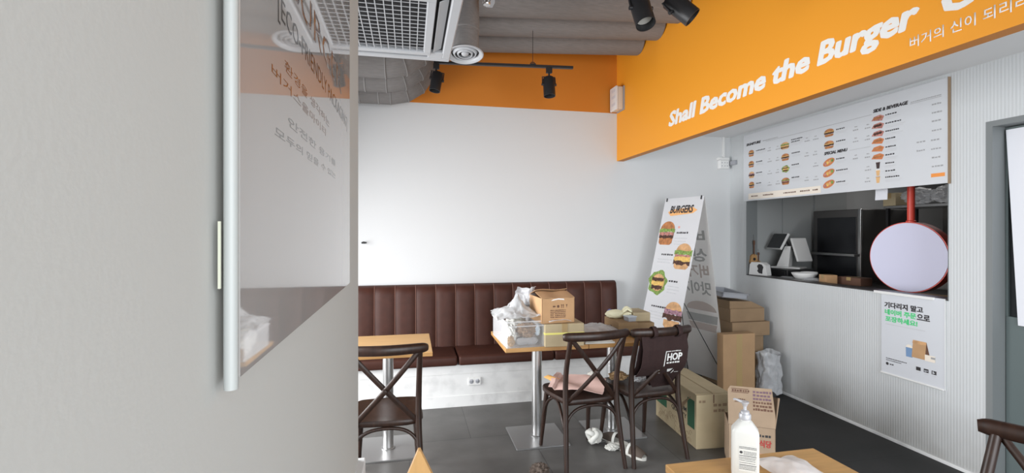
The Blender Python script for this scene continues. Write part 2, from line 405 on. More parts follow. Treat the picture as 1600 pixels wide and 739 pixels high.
def burger(bm, cx, cz, w, h, y, kind, idx):
    """flat printed burger; idx maps names to material slots"""
    rnd = random.Random(int(cx * 9999 + cz * 777))
    def zig(z, th, mi, amp, wd=1.0, n=9, dy=0):
        top = []; bot = []
        for i in range(n + 1):
            x = cx - w * wd / 2 + w * wd * i / n
            top.append((x, z + th / 2 + rnd.uniform(-amp, amp) * 0.4)); bot.append((x, z - th / 2 + rnd.uniform(-amp, amp)))
        flat(bm, top + bot[::-1], y - dy, idx[mi])
    b = 'bun' if kind in (0, 3) else 'bun_pale'
    if kind == 2:
        flat(bm, [(cx + (0.5 + 0.06 * math.sin(7 * a)) * w * math.cos(a), cz + (0.5 + 0.05 * math.cos(5 * a)) * h * math.sin(a)) for a in [2 * PI * i / 30 for i in range(30)]], y, idx['lettuce'])
        flat(bm, ell_poly(cx + 0.02 * w, cz, 0.36 * w, 0.36 * h), y - 0.0007, idx['bun_pale'])
        zig(cz + 0.12 * h, 0.14 * h, 'patty', 0.03 * h, 0.66, dy=0.0014); zig(cz - 0.02 * h, 0.2 * h, 'cheese', 0.04 * h, 0.68, dy=0.0014)
        zig(cz - 0.2 * h, 0.16 * h, 'patty', 0.04 * h, 0.6, dy=0.0014); return
    flat(bm, [(cx - 0.44 * w, cz - 0.2 * h), (cx + 0.44 * w, cz - 0.2 * h), (cx + 0.42 * w, cz - 0.42 * h), (cx + 0.3 * w, cz - 0.5 * h), (cx - 0.3 * w, cz - 0.5 * h), (cx - 0.42 * w, cz - 0.42 * h)], y, idx[b])
    flat(bm, ell_poly(cx, cz + 0.14 * h, 0.46 * w, 0.36 * h, 0, PI), y, idx[b])
    if kind == 0:
        zig(cz + 0.1 * h, 0.16 * h, 'lettuce', 0.05 * h, 1.0, dy=0.0007); zig(cz - 0.03 * h, 0.13 * h, 'ham', 0.03 * h, 0.94, dy=0.0014); zig(cz - 0.15 * h, 0.13 * h, 'patty', 0.03 * h, 0.92, dy=0.0007)
    elif kind == 1:
        zig(cz + 0.13 * h, 0.2 * h, 'lettuce', 0.07 * h, 1.04, dy=0.0007); zig(cz, 0.12 * h, 'ham', 0.04 * h, 0.9, dy=0.0014); zig(cz - 0.1 * h, 0.14 * h, 'cheese', 0.05 * h, 0.96, dy=0.0021); zig(cz - 0.24 * h, 0.16 * h, 'patty', 0.05 * h, 0.98, dy=0.0014)
    elif kind == 3:
        zig(cz + 0.08 * h, 0.1 * h, 'cheese', 0.04 * h, 0.98, dy=0.0007); zig(cz - 0.05 * h, 0.2 * h, 'patty', 0.04 * h, 0.96, dy=0.0014)
    elif kind == 4:
        zig(cz + 0.1 * h, 0.2 * h, 'onion', 0.06 * h, 0.98, dy=0.0007); zig(cz - 0.08 * h, 0.2 * h, 'patty', 0.06 * h, 1.06, dy=0.0014)
    elif kind == 5:
        zig(cz, 0.42 * h, 'onion', 0.1 * h, 1.0, dy=0.0007); zig(cz - 0.14 * h, 0.14 * h, 'patty', 0.06 * h, 0.8, dy=0.0014)
FOOD = ['bun', 'bun_pale', 'patty', 'lettuce', 'cheese', 'onion', 'ham', 'shrimp', 'cola', 'drink', 'white_plastic']
FI = {n: i for i, n in enumerate(FOOD)}

def crumple(bm, c, s, seed, amp=0.35, sub=4, freq=2.2, floor_z=None, mi=0):
    r = bmesh.ops.create_icosphere(bm, subdivisions=sub, radius=1)
    o = Vector((seed * 7.1, seed * 3.3, seed * 1.7))
    for v in r['verts']:
        p = v.co.normalized()
        d = 1 - abs(noise.noise(p * freq + o)) * amp * 1.3 + noise.noise(p * freq * 2.1 + o) * amp * 0.45 - abs(noise.noise(p * freq * 3.6 + o)) * amp * 0.28 + noise.noise(p * freq * 7 + o) * amp * 0.07
        q = p * d
        v.co = Vector(c) + Vector((q.x * s[0], q.y * s[1], q.z * s[2]))
        if floor_z is not None and v.co.z < floor_z: v.co.z = floor_z + 0.0005 * noise.noise(p * 9)
    for v in r['verts']:
        for f in v.link_faces: f.material_index = mi

def sheet(bm, fn, nu, nv, th=0.0015, mi=0):
    vs = [[bm.verts.new(fn(i / nu, j / nv)) for j in range(nv + 1)] for i in range(nu + 1)]
    fs = []
    for i in range(nu):
        for j in range(nv):
            f = bm.faces.new((vs[i][j], vs[i + 1][j], vs[i + 1][j + 1], vs[i][j + 1])); f.material_index = mi; fs.append(f)
    if th:
        bmesh.ops.recalc_face_normals(bm, faces=fs)
        bmesh.ops.solidify(bm, geom=fs, thickness=th)

# ------------------------------------------------------------------ the room
YB = 4.75; XR = 3.5; ZC = 3.75
bm = BM(); b2(bm, -2.1, 2.32, -1.9, YB + 0.1, -0.1, 0); struct('floor', bm, 'floor')
bm = BM(); b2(bm, 2.32, 6.6, -1.9, YB + 0.1, -0.1, 0); struct('floor.001', bm, 'floor_black')
bm = BM(); b2(bm, -2.1, 6.6, -1.9, YB + 0.1, ZC, ZC + 0.1); struct('ceiling', bm, 'ceil')
bm = BM(); b2(bm, 2.22, XR, -1.9, YB, 2.60, 2.66); struct('ceiling.001', bm, 'soffit')
bm = BM(); b2(bm, -2.1, 2.22, YB, YB + 0.1, 0, 2.80); b2(bm, 2.22, 6.6, YB, YB + 0.1, 0, 2.80)
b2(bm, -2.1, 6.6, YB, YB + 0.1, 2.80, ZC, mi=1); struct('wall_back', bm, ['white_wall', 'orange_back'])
# right wall with the serving hatch and the doorway
OY0, OY1, OZ0, OZ1 = 2.52, 4.48, 1.09, 1.98
DY0, DY1, DZ = 1.36, 2.31, 2.23
bm = BM()
T = 0.12
b2(bm, XR, XR + T, OY1, YB, 0, 2.66); b2(bm, XR, XR + T, OY0, OY1, 0, OZ0); b2(bm, XR, XR + T, OY0, OY1, OZ1, 2.66)
b2(bm, XR, XR + T, DY1, OY0, 0, 2.66); b2(bm, XR, XR + T, DY0, DY1, DZ, 2.66); b2(bm, XR, XR + T, -1.9, DY0, 0, 2.66)
b2(bm, XR, XR + T, -1.9, YB, 2.66, ZC); struct('wall_right', bm, 'ribbed')
bm = BM(); b2(bm, 3.488, 3.50, DY1, 4.75, 0, 0.022, 0.002); struct('baseboard_right', bm, 'plinth')
# orange fascia over the serving side
bm = BM(); b2(bm, 2.145, 2.22, -1.9, YB, 2.295, ZC)
bm.faces.ensure_lookup_table()
for f in bm.faces:
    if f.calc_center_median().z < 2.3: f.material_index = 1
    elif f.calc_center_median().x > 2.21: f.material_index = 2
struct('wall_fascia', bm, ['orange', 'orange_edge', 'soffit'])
# near left partition
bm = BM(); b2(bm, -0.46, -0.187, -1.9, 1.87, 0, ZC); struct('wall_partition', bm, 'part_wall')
bm = BM(); b2(bm, -0.19, -0.161, -1.9, 1.87, 0, 0.70, 0.003); b2(bm, -0.46, -0.163, 1.87, 1.89, 0, 0.70, 0.003); struct('trim_1', bm, 'white_wall')
# glazed sides that let the daylight in (outside the picture)
bm = BM()
b2(bm, -2.1, -2.0, 1.7, YB, 2.75, ZC); b2(bm, -2.1, -2.0, -1.9, 1.7, 0, ZC); b2(bm, -2.1, -2.0, 4.5, YB, 0, 2.75); b2(bm, -2.1, -2.0, 1.7, 4.5, 0, 0.2)
struct('wall_left', bm, 'white_wall')
bm = BM()
for y in (1.7, 3.1, 4.46): b2(bm, -2.07, -2.03, y, y + 0.05, 0.2, 2.75)
b2(bm, -2.07, -2.03, 1.7, 4.5, 0.2, 0.25); b2(bm, -2.07, -2.03, 1.7, 4.5, 2.7, 2.75); struct('window_1', bm, 'black')
bm = BM()
b2(bm, -0.46, 3.5, -1.9, -1.8, 2.75, ZC); b2(bm, 3.4, XR, -1.9, -1.8, 0, 2.75); b2(bm, -0.2, -0.1, -1.9, -1.8, 0, 2.75); struct('wall_front', bm, 'white_wall')
bm = BM()
for x in (-0.1, 1.05, 2.2, 3.35): b2(bm, x, x + 0.05, -1.87, -1.83, 0, 2.75)
b2(bm, -0.1, 3.4, -1.87, -1.83, 2.7, 2.75); b2(bm, -0.1, 3.4, -1.87, -1.83, 0, 0.06); struct('window_2', bm, 'black')
# doorway in the right wall
bm = BM()
b2(bm, XR - 0.002, XR + 0.17, DY1 - 0.035, DY1, 0, DZ); b2(bm, XR - 0.002, XR + 0.17, DY0, DY0 + 0.035, 0, DZ); b2(bm, XR - 0.002, XR + 0.17, DY0 + 0.035, DY1 - 0.035, DZ - 0.035, DZ)
d = struct('door_1', bm, 'jamb')
bm = BM(); b2(bm, 3.60, 3.64, DY0 + 0.04, DY1 - 0.037, 0.01, 1.03, 0.002); b2(bm, 3.60, 3.64, DY0 + 0.04, DY0 + 0.12, 1.03, DZ - 0.04); b2(bm, 3.60, 3.64, DY0 + 0.04, DY1 - 0.037, DZ - 0.1, DZ - 0.04)
b2(bm, 3.60, 3.64, DY1 - 0.05, DY1 - 0.037, 1.03, DZ - 0.1)
obj('door_leaf', bm, 'door_grey', d, 0)
bm = BM(); b2(bm, 3.615, 3.625, DY0 + 0.12, DY1 - 0.05, 1.03, DZ - 0.1); obj('door_glass', bm, 'screen', d, 0)
bm = BM()
sheet(bm, lambda u, v: Vector((3.588 - 0.01 * math.sin(u * 3), 2.262 - (0.06 + 0.035 * 0) * (1 - v) - 0.80 * u, 0.985 + 1.19 * v)), 10, 6, 0.002)
tag(obj('door_sheet', bm, 'sheet'), 'plain white sheet hung askew on the grey-green door', 'sheet')
# kitchen shell behind the hatch
bm = BM(); b2(bm, 6.5, 6.6, -1.9, YB, 0, ZC); struct('wall_kitchen', bm, 'kitchen_dark')
bm = BM(); b2(bm, XR + T, 5.0, YB - 0.06, YB, 0, 2.7); b2(bm, 4.12, 4.14, YB - 0.075, YB, 0, 2.7); b2(bm, 4.55, 4.57, YB - 0.075, YB, 0, 2.7); struct('trim_2', bm, 'kitchen_wall')
bm = BM(); b2(bm, XR + T, 6.5, 1.0, YB - 0.06, 2.62, 2.70); struct('ceiling.002', bm, 'kitchen_dark')
bm = BM(); b2(bm, XR + T, 6.5, 2.34, 2.42, 0, 2.62); struct('wall_side', bm, 'kitchen_dark')

# ------------------------------------------------------------------ glossy sign on the partition (panel space: x towards the back, facing +X)
t = thing('wall_sign', 'glossy white acrylic sign with faded lettering on the near left wall', 'sign', (-0.17, 0.53, 1.40), R(90))
bm = BM(); b2(bm, 0.010, 0.935, 0.0, 0.006, 0.0, 1.15, 0.001); obj('panel', bm, 'sign_panel', t, 0)
bm = BM(); tube(bm, [(-0.012, 0.001, -0.004), (-0.012, 0.001, 1.15)], 0.0066, 14); obj('edge_strip', bm, 'sign_edge', t)
bm = BM(); b2(bm, -0.008, 0.010, 0.0015, 0.0055, 0.0, 1.15, 0.0005); obj('edge_lip', bm, 'cream_plastic', t, 0)
bm = BM(); b2(bm, -0.0185, -0.0165, 0.0080, 0.0105, 0.095, 0.160); obj('tape_strip', bm, 'pale_yellow', t)
for q in ((0.25, 0.2), (0.8, 0.2), (0.25, 1.0), (0.8, 1.0)):
    bm = BM(); lathe(bm, [(0.008, 0), (0.008, 0.0125)], (q[0], 0.0035, q[1]), 12, axis=(0, 1, 0)); obj('standoff', bm, 'steel', t)
text('lettering', '[ECO-FRIENDLY PACKAGING]', 0.155, 0.437, 0.030, 'sign_ink', t, y=-0.0002, ext=0.0001, width=0.72)
text('lettering', '환경을 생각하는', 0.19, 0.375, 0.016, 'sign_brown', t, y=-0.0002, ext=0.0001, width=0.38)
text('lettering', '버거스올마이티', 0.125, 0.348, 0.015, 'sign_brown', t, y=-0.0002, ext=0.0001, width=0.40)
text('lettering', '안전한 용기를', 0.21, 0.302, 0.014, 'sign_grey', t, y=-0.0002, ext=0.0001, width=0.45)
text('lettering', '모두의 믿을 수 있는', 0.14, 0.274, 0.013, 'sign_grey', t, y=-0.0002, ext=0.0001, width=0.52)
text('lettering', 'BURGER', 0.21, 0.50, 0.055, 'sign_brown', t, y=-0.0002, ext=0.0001, width=0.55, bold=0.008)

# ------------------------------------------------------------------ slogan on the fascia (panel space facing -X)
t = thing('slogan_lettering', 'large white italic slogan lettering on the orange fascia', 'lettering', (2.145, 3.70, 2.440), R(-90))
text('lettering', 'Shall Become the', 0, 0.0, 0.112, 'white_letter', t, width=1.455, shear=0.2, bold=0.038)
text('lettering', 'Burger', 1.515, 0.004, 0.112, 'white_letter', t, width=0.52, shear=0.2, bold=0.038)
text('lettering', 'God', 2.135, 0.004, 0.112, 'white_letter', t, width=0.32, shear=0.2, bold=0.038)
t = thing('subtitle_lettering', 'small pale Korean line under the large slogan on the orange fascia', 'lettering', (2.145, 1.70, 2.350), R(-90))
text('lettering', '버거의 신이 되리라', 0, 0.0, 0.050, 'white_letter', t, width=0.42, bold=0.006)

# ------------------------------------------------------------------ booth bench
t = thing('booth_bench', 'brown leather booth bench with channelled back along the white rear wall', 'bench', (0, 4.27, 0))
X0, X1 = -1.95, 2.10
bm = BM()
seams = [0.245 - 0.187 * k for k in range(1, 13)][::-1]
edges = [X0] + [x for x in (-1.82, -1.63, -1.445, -1.26, -1.07, -0.885, -0.70, -0.51, -0.321, -0.134, 0.057, 0.247, 0.435, 0.622, 0.81, 1.0, 1.188, 1.375, 1.56, 1.75, 1.93)] + [X1]
for a, b in zip(edges[:-1], edges[1:]):
    prof = []
    n = 6
    for i in range(n + 1):
        u = i / n; prof.append((a + (b - a) * u, -0.024 * math.sin(PI * u) ** 0.6 if 0 < u < 1 else 0.0))
    # bulging channel with a rounded top
    rows = []
    for (zz, dy, k) in ((0.40, 0, 1), (0.95, 0.03, 1), (1.02, 0.045, 0.8), (1.04, 0.075, 0.3)):
        rows.append([bm.verts.new((x, 0.355 + dy + y * k, zz)) for x, y in prof])
    rows.append([bm.verts.new((x, 0.47, 1.04)) for x, y in prof])
    for r0, r1 in zip(rows[:-1], rows[1:]):
        for i in range(n): bm.faces.new((r0[i], r0[i + 1], r1[i + 1], r1[i]))
b2(bm, X0, X1, 0.41, 0.475, 0.40, 1.03)
obj('backrest', bm, 'leather', t, 50)
bm = BM()
for x in edges[1:-1]: tube(bm, [(x, 0.352, 0.455), (x, 0.382, 0.95), (x, 0.397, 1.02), (x, 0.43, 1.04)], 0.004, 6)
obj('piping', bm, 'piping', t)
for a, b in ((-1.95, -0.93), (-0.93, 0.415), (0.42, 1.30), (1.30, 2.10)):
    bm = BM(); b2(bm, a + 0.002, b - 0.002, -0.05, 0.37, 0.372, 0.458, 0.022, seg=3); obj('seat_cushion', bm, 'leather', t, 50)
bm = BM(); b2(bm, X0, 2.10, 0.0, 0.475, 0.09, 0.372); b2(bm, X0, 2.10, -0.006, 0.0, 0.0, 0.10, 0.001); b2(bm, X0, 2.10, -0.004, 0.0, 0.29, 0.372, 0.001); obj('plinth', bm, 'plinth', t, 0)
t = thing('wall_outlet', 'white twin power outlet low on the bench plinth', 'outlet', (0.564, 4.266, 0.22))
bm = BM(); b2(bm, -0.058, 0.058, -0.012, 0, -0.035, 0.035, 0.004); obj('cover_plate', bm, 'white_plastic', t)
for x in (-0.027, 0.027):
    bm = BM(); lathe(bm, [(0.0, 0.002), (0.017, 0.002), (0.020, 0.0), (0.020, -0.003), (0, -0.003)], (x, -0.013, 0), 20, axis=(0, -1, 0))
    o = obj('socket', bm, 'grey_plastic', t)
    bm = BM()
    for dx in (-0.008, 0.008): lathe(bm, [(0.0025, 0), (0.0025, 0.002), (0, 0.002)], (x + dx, -0.0155, 0), 8, axis=(0, -1, 0))
    obj('pin_hole', bm, 'dark', o)
bm = BM(); b2(bm, -0.02, 0.02, -0.012, 0, -0.008, 0.008, 0.003); tube(bm, [(0, -0.01, 0.004), (0.0, -0.04, 0.008), (0.03, -0.045, 0.0)], 0.006, 8)
tag(obj('wall_hook', bm, 'black', None, 35, (-0.425, YB, 1.445)), 'small black hook on the white rear wall beside the partition edge', 'hook')

# ------------------------------------------------------------------ tables
def make_table(label, x, y, group=None):
    t = thing('pedestal_table', label, 'table', (x, y, 0), 0, group)
    bm = BM(); b2(bm, -0.3, 0.3, -0.3, 0.3, 0.722, 0.75, 0.002)
    for f in bm.faces:
        if abs(f.normal.z) < 0.5: f.material_index = 1
    obj('tabletop', bm, ['maple', 'maple_edge'], t)
    bm = BM(); lathe(bm, [(0.038, 0.012), (0.038, 0.715), (0, 0.715)], (0, 0, 0), 28); obj('post', bm, 'steel', t)
    bm = BM(); box(bm, (0, 0, 0.006), (0.40, 0.40, 0.012), 0.002); lathe(bm, [(0.05, 0.012), (0.05, 0.018), (0.036, 0.022)], (0, 0, 0), 28); obj('base_plate', bm, 'plate', t)
    bm = BM(); box(bm, (0, 0, 0.718), (0.22, 0.22, 0.008), 0.001); obj('top_bracket', bm, 'black', t)
    return t
tA = make_table('empty square wooden table on a steel post, in front of the bench by the partition', -0.15, 3.54)
dup(tA, (0.94, 3.52, 0), 0, 'square wooden table carrying the clear storage box and open carton')
dup(tA, (1.545, 3.52, 0), 0, 'square wooden table carrying kraft boxes and yellow gloves')
dup(tA, (1.16, 1.21, 0), 0, 'nearest wooden table, with the white pump bottle standing on it')

# ------------------------------------------------------------------ chairs (front towards +y, origin on the floor under the seat centre)
def make_chair(label, loc, rz, group):
    t = thing('dining_chair', label, 'chair', loc, rz, group)
    # seat
    out = []
    for (x, y) in ((-0.175, -0.19), (0.175, -0.19), (0.208, 0.02), (0.195, 0.17), (0.11, 0.205), (-0.11, 0.205), (-0.195, 0.17), (-0.208, 0.02)): out.append((x, y, 0))
    ring = cr(out + [out[0]], 5)[:-1]
    bm = BM(); layers = []
    for (z, k) in ((0.425, 0.965), (0.432, 1.0), (0.452, 1.0), (0.460, 0.975), (0.455, 0.86), (0.449, 0.5)):
        layers.append([bm.verts.new((p.x * k, p.y * k, z)) for p in ring])
    for a, b in zip(layers[:-1], layers[1:]):
        for i in range(len(ring)): bm.faces.new((a[i], a[(i + 1) % len(ring)], b[(i + 1) % len(ring)], b[i]))
    bm.faces.new(layers[0][::-1]); bm.faces.new(layers[-1]); obj('seat', bm, 'walnut', t, 60)
    # rear legs run up into the back uprights
    for s in (-1, 1):
        bm = BM(); tube(bm, cr([(s * 0.212, -0.265, 0), (s * 0.197, -0.225, 0.22), (s * 0.186, -0.195, 0.44), (s * 0.188, -0.205, 0.64), (s * 0.193, -0.282, 0.88)], 6), [0.0135, 0.017, 0.019, 0.017, 0.0155], 10)
        obj('leg', bm, 'walnut', t, 60)
    for s in (-1, 1):
        bm = BM(); tube(bm, cr([(s * 0.19, 0.215, 0), (s * 0.178, 0.185, 0.22), (s * 0.165, 0.155, 0.43)], 6), [0.0125, 0.0165, 0.0185], 10)
        obj('leg', bm, 'walnut', t, 60)
    # top rail, bowed backwards
    bm = BM(); tube(bm, cr([(-0.234, -0.260, 0.888), (-0.205, -0.277, 0.890), (-0.10, -0.312, 0.893), (0, -0.325, 0.894), (0.10, -0.312, 0.893), (0.205, -0.277, 0.890), (0.234, -0.260, 0.888)], 5), [0.014, 0.020, 0.0205, 0.0205, 0.0205, 0.020, 0.014], 12, up=(0, 0, 1), ell=(1.45, 1.0))
    obj('top_rail', bm, 'walnut', t, 60)
    for s in (-1, 1):
        bm = BM(); tube(bm, cr([(s * 0.195, -0.288, 0.885), (s * 0.103, -0.284 - 0.008 * s, 0.776), (s * 0.012, -0.264 - 0.010 * s, 0.667), (-s * 0.08, -0.232 - 0.007 * s, 0.559), (-s * 0.172, -0.19, 0.450)], 6), 0.0115, 8, up=(0, 1, 0), ell=(0.65, 1.35))
        obj('cross_brace', bm, 'walnut', t, 60)
    bm = BM(); lathe(bm, [(0, 0.030), (0.011, 0.028), (0.014, 0.018), (0.014, -0.01)], (0, -0.262, 0.655), 12, axis=(0, -1, 0)); obj('brace_boss', bm, 'walnut', t, 60)
    # bent hoops under the seat
    for pts in (((-0.195, -0.22, 0.235), (-0.17, -0.2, 0.345), (-0.08, -0.19, 0.405), (0.08, -0.19, 0.405), (0.17, -0.2, 0.345), (0.195, -0.22, 0.235)),
                ((-0.195, -0.22, 0.235), (-0.195, -0.16, 0.345), (-0.175, -0.06, 0.405), (-0.165, 0.04, 0.405), (-0.175, 0.13, 0.345), (-0.182, 0.18, 0.235)),
                ((0.195, -0.22, 0.235), (0.195, -0.16, 0.345), (0.175, -0.06, 0.405), (0.165, 0.04, 0.405), (0.175, 0.13, 0.345), (0.182, 0.18, 0.235)),
                ((-0.182, 0.18, 0.235), (-0.15, 0.165, 0.345), (-0.07, 0.15, 0.405), (0.07, 0.15, 0.405), (0.15, 0.165, 0.345), (0.182, 0.18, 0.235))):
        bm = BM(); tube(bm, cr(pts, 5), 0.0105, 8); obj('stretcher', bm, 'walnut', t, 60)
    return t
GC = 'dark bentwood cross-back chairs'
cA = make_chair('dark cross-back chair at the empty table, beside the partition edge', (-0.135, 3.06, 0), R(0), GC)
cB = dup(cA, (1.140, 3.165, 0), R(7), 'dark cross-back chair with pink paper lying on its seat', GC)
cC = dup(cA, (1.613, 3.20, 0), R(7), 'dark cross-back chair with a maroon lettered bag over its back', GC)
cD = dup(cA, (1.640, 1.045, 0), R(90), 'dark cross-back chair cut off at the right edge of the photo', GC)

# ------------------------------------------------------------------ ceiling cassette, ducts, diffuser
t = thing('air_conditioner', 'pale grey ceiling cassette air conditioner with a square dark grille', 'air conditioner', (-0.235, 2.525, 2.60))
h = 0.475; g = 0.315; s0, s1 = 0.355, 0.425
bm = BM()
for (a, b_, c, d_) in ((-h, h, s1, h), (-h, h, -h, -s1), (-h, -s1, -s1, s1), (s1, h, -s1, s1)): b2(bm, a, b_, c, d_, 0.0, 0.03, 0.006)
b2(bm, -s0, s0, g, s0, -0.012, 0.03, 0.003); b2(bm, -s0, s0, -s0, -g, -0.012, 0.03, 0.003); b2(bm, -s0, -g, -g, g, -0.012, 0.03, 0.003); b2(bm, g, s0, -g, g, -0.012, 0.03, 0.003)
for sx in (-1, 1):
    for sy in (-1, 1): b2(bm, sx * 0.34, sx * 0.43, sy * 0.34, sy * 0.43, 0.002, 0.03, 0.004)
obj('panel', bm, 'ac_white', t)
bm = BM(); b2(bm, -0.42, 0.42, -0.42, 0.42, 0.0305, 0.30, 0.01); obj('body', bm, 'ac_white', t)
bm = BM(); b2(bm, -s1, s1, -s1, s1, 0.022, 0.03); obj('inner_shadow_tray', bm, 'dark', t, 0)
for k in range(4):
    a = k * PI / 2; r = Matrix.Rotation(a, 4, 'Z')
    bm = BM(); box(bm, (0.392, 0, 0.008), (0.05, 0.62, 0.004), 0.001, (0, R(-28), 0)); bm.transform(r); obj('louver', bm, 'ac_white', t)
bm = BM()
n = 16
for i in range(n + 1):
    x = -g + 2 * g * i / n; b2(bm, x - 0.0024, x + 0.0024, -g, g, -0.004, 0.0)
for i in range(15):
    y = -g + 2 * g * i / 14; w = 0.0024; b2(bm, -g, g, y - w, y + w, -0.001, 0.001)
obj('grille', bm, 'ac_white', t, 0)
bm = BM(); b2(bm, -g, g, -g, g, 0.012, 0.021); obj('filter', bm, 'dark', t, 0)
for sx in (-0.45, 0.45):
    for sy in (-0.3, 0.3):
        bm = BM(); b2(bm, sx - 0.004, sx + 0.004, sy - 0.004, sy + 0.004, 0.1, 1.15); b2(bm, sx - 0.035, sx + 0.035, sy - 0.02, sy + 0.02, 0.10, 0.106); obj('hanger_rod', bm, 'steel', t, 0)

def duct(label, YL, YR, ZL, ZR, Xe0, Xe1, xr=2.150, rad=0.178):
    t = thing('ventilation_duct', label, 'duct', (Xe0, YL, ZL), 0, 'round insulated ceiling ducts')
    P = [Vector((-1.95, YL, ZL)), Vector((Xe0, YL, ZL))]
    # gored elbow turning up, then a second elbow turning back to level
    r1 = 0.25; r2 = ZR - ZL - r1 - 0.03
    for i in range(1, 5):
        a = PI / 2 * i / 4; P.append(Vector((Xe0 + r1 * math.sin(a), YL, ZL + r1 * (1 - math.cos(a)))))
    for i in range(0, 4):
        a = PI / 2 * i / 3; P.append(Vector((Xe0 + r1 + r2 * (1 - math.cos(a)), YL, ZL + r1 + 0.03 + r2 * math.sin(a))))
    P.append(Vector((xr, YR, ZR)))
    P = [p - Vector((Xe0, YL, ZL)) for p in P]
    bm = BM(); tube(bm, P, rad, 28); obj('insulation', bm, 'duct', t, 25)
    bm = BM(); rnd = random.Random(int(YL * 100))
    def band(p, d, w=0.012):
        d = d.normalized(); tube(bm, [p - d * w, p + d * w], rad + 0.004, 28)
    for i in range(1, len(P) - 1):
        band(P[i], P[i + 1] - P[i - 1], 0.003)
    x = P[0].x + 0.1
    while x < -0.1:
        band(Vector((x, 0, 0)), Vector((1, 0, rnd.uniform(-0.12, 0.12))), 0.005); x += rnd.uniform(0.11, 0.22)
    obj('seam_band', bm, 'seam', t, 25)
    return t
duct('rearmost grey insulated round duct, running against the orange rear wall', 4.52, 4.24, 2.89, 3.42, -0.17, 0.34)
duct('second grey insulated round duct in front of the rearmost one', 4.13, 3.87, 2.89, 3.42, -0.19, 0.36)
duct('third grey insulated round duct, nearest of the three that bend down at the left', 3.75, 3.51, 2.89, 3.42, -0.18, 0.37)
t = thing('flexible_duct', 'soft flexible grey duct sagging along the ceiling in front of the straight ducts', 'duct', (0.9, 3.15, 3.45))
bm = BM(); pts = cr([(-0.27, 0.05, 0.03), (-0.05, 0.03, 0.01), (0.3, 0.0, -0.02), (0.62, -0.02, 0.02), (0.95, -0.04, 0.07), (1.248, -0.05, 0.06)], 8); tube(bm, pts, 0.17, 26); obj('insulation', bm, 'duct', t, 60)
bm = BM()
for i in (4, 14, 22, 27, 33): d = (pts[i + 1] - pts[i - 1]).normalized(); tube(bm, [pts[i] - d * 0.004, pts[i] + d * 0.004], 0.174, 26)
obj('seam_band', bm, 'seam', t, 25)
t = thing('air_diffuser', 'round white ring air diffuser hanging beside the cassette corner', 'diffuser', (0.36, 3.19, 2.72), 0, None, (R(-9), 0, 0))
bm = BM(); lathe(bm, [(0.118, 0.0), (0.124, 0.004), (0.118, 0.012), (0.10, 0.02), (0.092, 0.02), (0.096, 0.008), (0.118, 0.0)], n=40); obj('outer_ring', bm, 'ac_white', t, 60)
for r, z in ((0.072, 0.004), (0.048, 0.002)):
    bm = BM(); lathe(bm, [(r + 0.012, 0.022), (r, 0.0), (r - 0.006, 0.001), (r + 0.004, 0.024), (r + 0.012, 0.022)], (0, 0, z), 36); obj('cone_ring', bm, 'ac_white', t, 60)
bm = BM(); lathe(bm, [(0, 0), (0.02, 0.002), (0.026, 0.012), (0, 0.02)], n=24); obj('centre_cone', bm, 'ac_white', t, 60)
bm = BM(); lathe(bm, [(0.094, 0.018), (0.094, 0.16), (0.10, 0.165), (0.10, 0.62), (0, 0.62)], n=32); lathe(bm, [(0.093, 0.05), (0, 0.05)], n=32, mi=1); obj('neck', bm, ['duct', 'dark'], t, 40)
t = thing('hanging_bracket', 'pale metal strap bracket hanging between the cassette and the ducts', 'bracket', (0.50, 3.05, 3.02))
bm = BM(); prism(bm, [(-0.035, 0.0), (-0.02, -0.03), (0.02, -0.03), (0.035, 0.0), (0.035, 0.73), (-0.035, 0.73)], -0.004, 0.004); box(bm, (-0.035, 0.02, 0.36), (0.006, 0.045, 0.7)); obj('strap', bm, 'ac_white', t)
bm = BM()
for z in (-0.008, 0.05): lathe(bm, [(0.007, 0), (0.007, 0.006), (0, 0.006)], (0, -0.004, z), 6, axis=(0, -1, 0))
obj('bolt', bm, 'steel', t)
t = thing('sprinkler_head', 'small chrome sprinkler head poking down in front of the ducts', 'sprinkler', (0.435, 2.75, 2.86))
bm = BM(); lathe(bm, [(0, 0.05), (0.016, 0.05), (0.016, 0.09), (0.021, 0.095), (0.021, 0.13), (0.013, 0.135), (0.013, 0.89), (0, 0.89)], n=16); obj('pipe', bm, 'steel', t)
bm = BM(); lathe(bm, [(0, 0), (0.02, 0.0), (0.022, 0.006), (0.008, 0.010), (0.006, 0.05), (0.014, 0.052)], n=16); tube(bm, cr([(0.014, 0, 0.05), (0.02, 0, 0.03), (0.012, 0, 0.008)]), 0.003, 6); tube(bm, cr([(-0.014, 0, 0.05), (-0.02, 0, 0.03), (-0.012, 0, 0.008)]), 0.003, 6); obj('deflector', bm, 'steel', t)

# track and spotlights
def track(label, a, b, drops, wire):
    a, b = Vector(a), Vector(b); m = (a + b) / 2
    t = thing('light_track', label, 'light track', m, math.atan2(b.y - a.y, b.x - a.x)); L = (b - a).length
    bm = BM(); b2(bm, -L / 2, L / 2, -0.016, 0.016, -0.009, 0.011, 0.001); obj('rail', bm, 'black', t)
    for x in drops:
        bm = BM(); tube(bm, [(x, 0, 0.02), (x, 0, wire)], 0.0022, 6); obj('suspension_wire', bm, 'black', t)
        bm = BM(); box(bm, (x, 0, 0.014), (0.05, 0.036, 0.012), 0.002); tube(bm, [(x - 0.018, 0, 0.018), (x - 0.012, 0, 0.034), (x + 0.012, 0, 0.034), (x + 0.018, 0, 0.018)], 0.004, 6); obj('clip', bm, 'black', t)
    return t
track('black light track hung on a wire in front of the orange rear wall', (0.195, 4.016, 2.945), (1.36, 3.90, 2.945), (0.24,), 0.30)
track('black light track hanging near the ceiling above the front of the room', (0.7, 2.31, 2.98), (1.95, 2.22, 2.98), (-0.4, 0.4), 0.765)

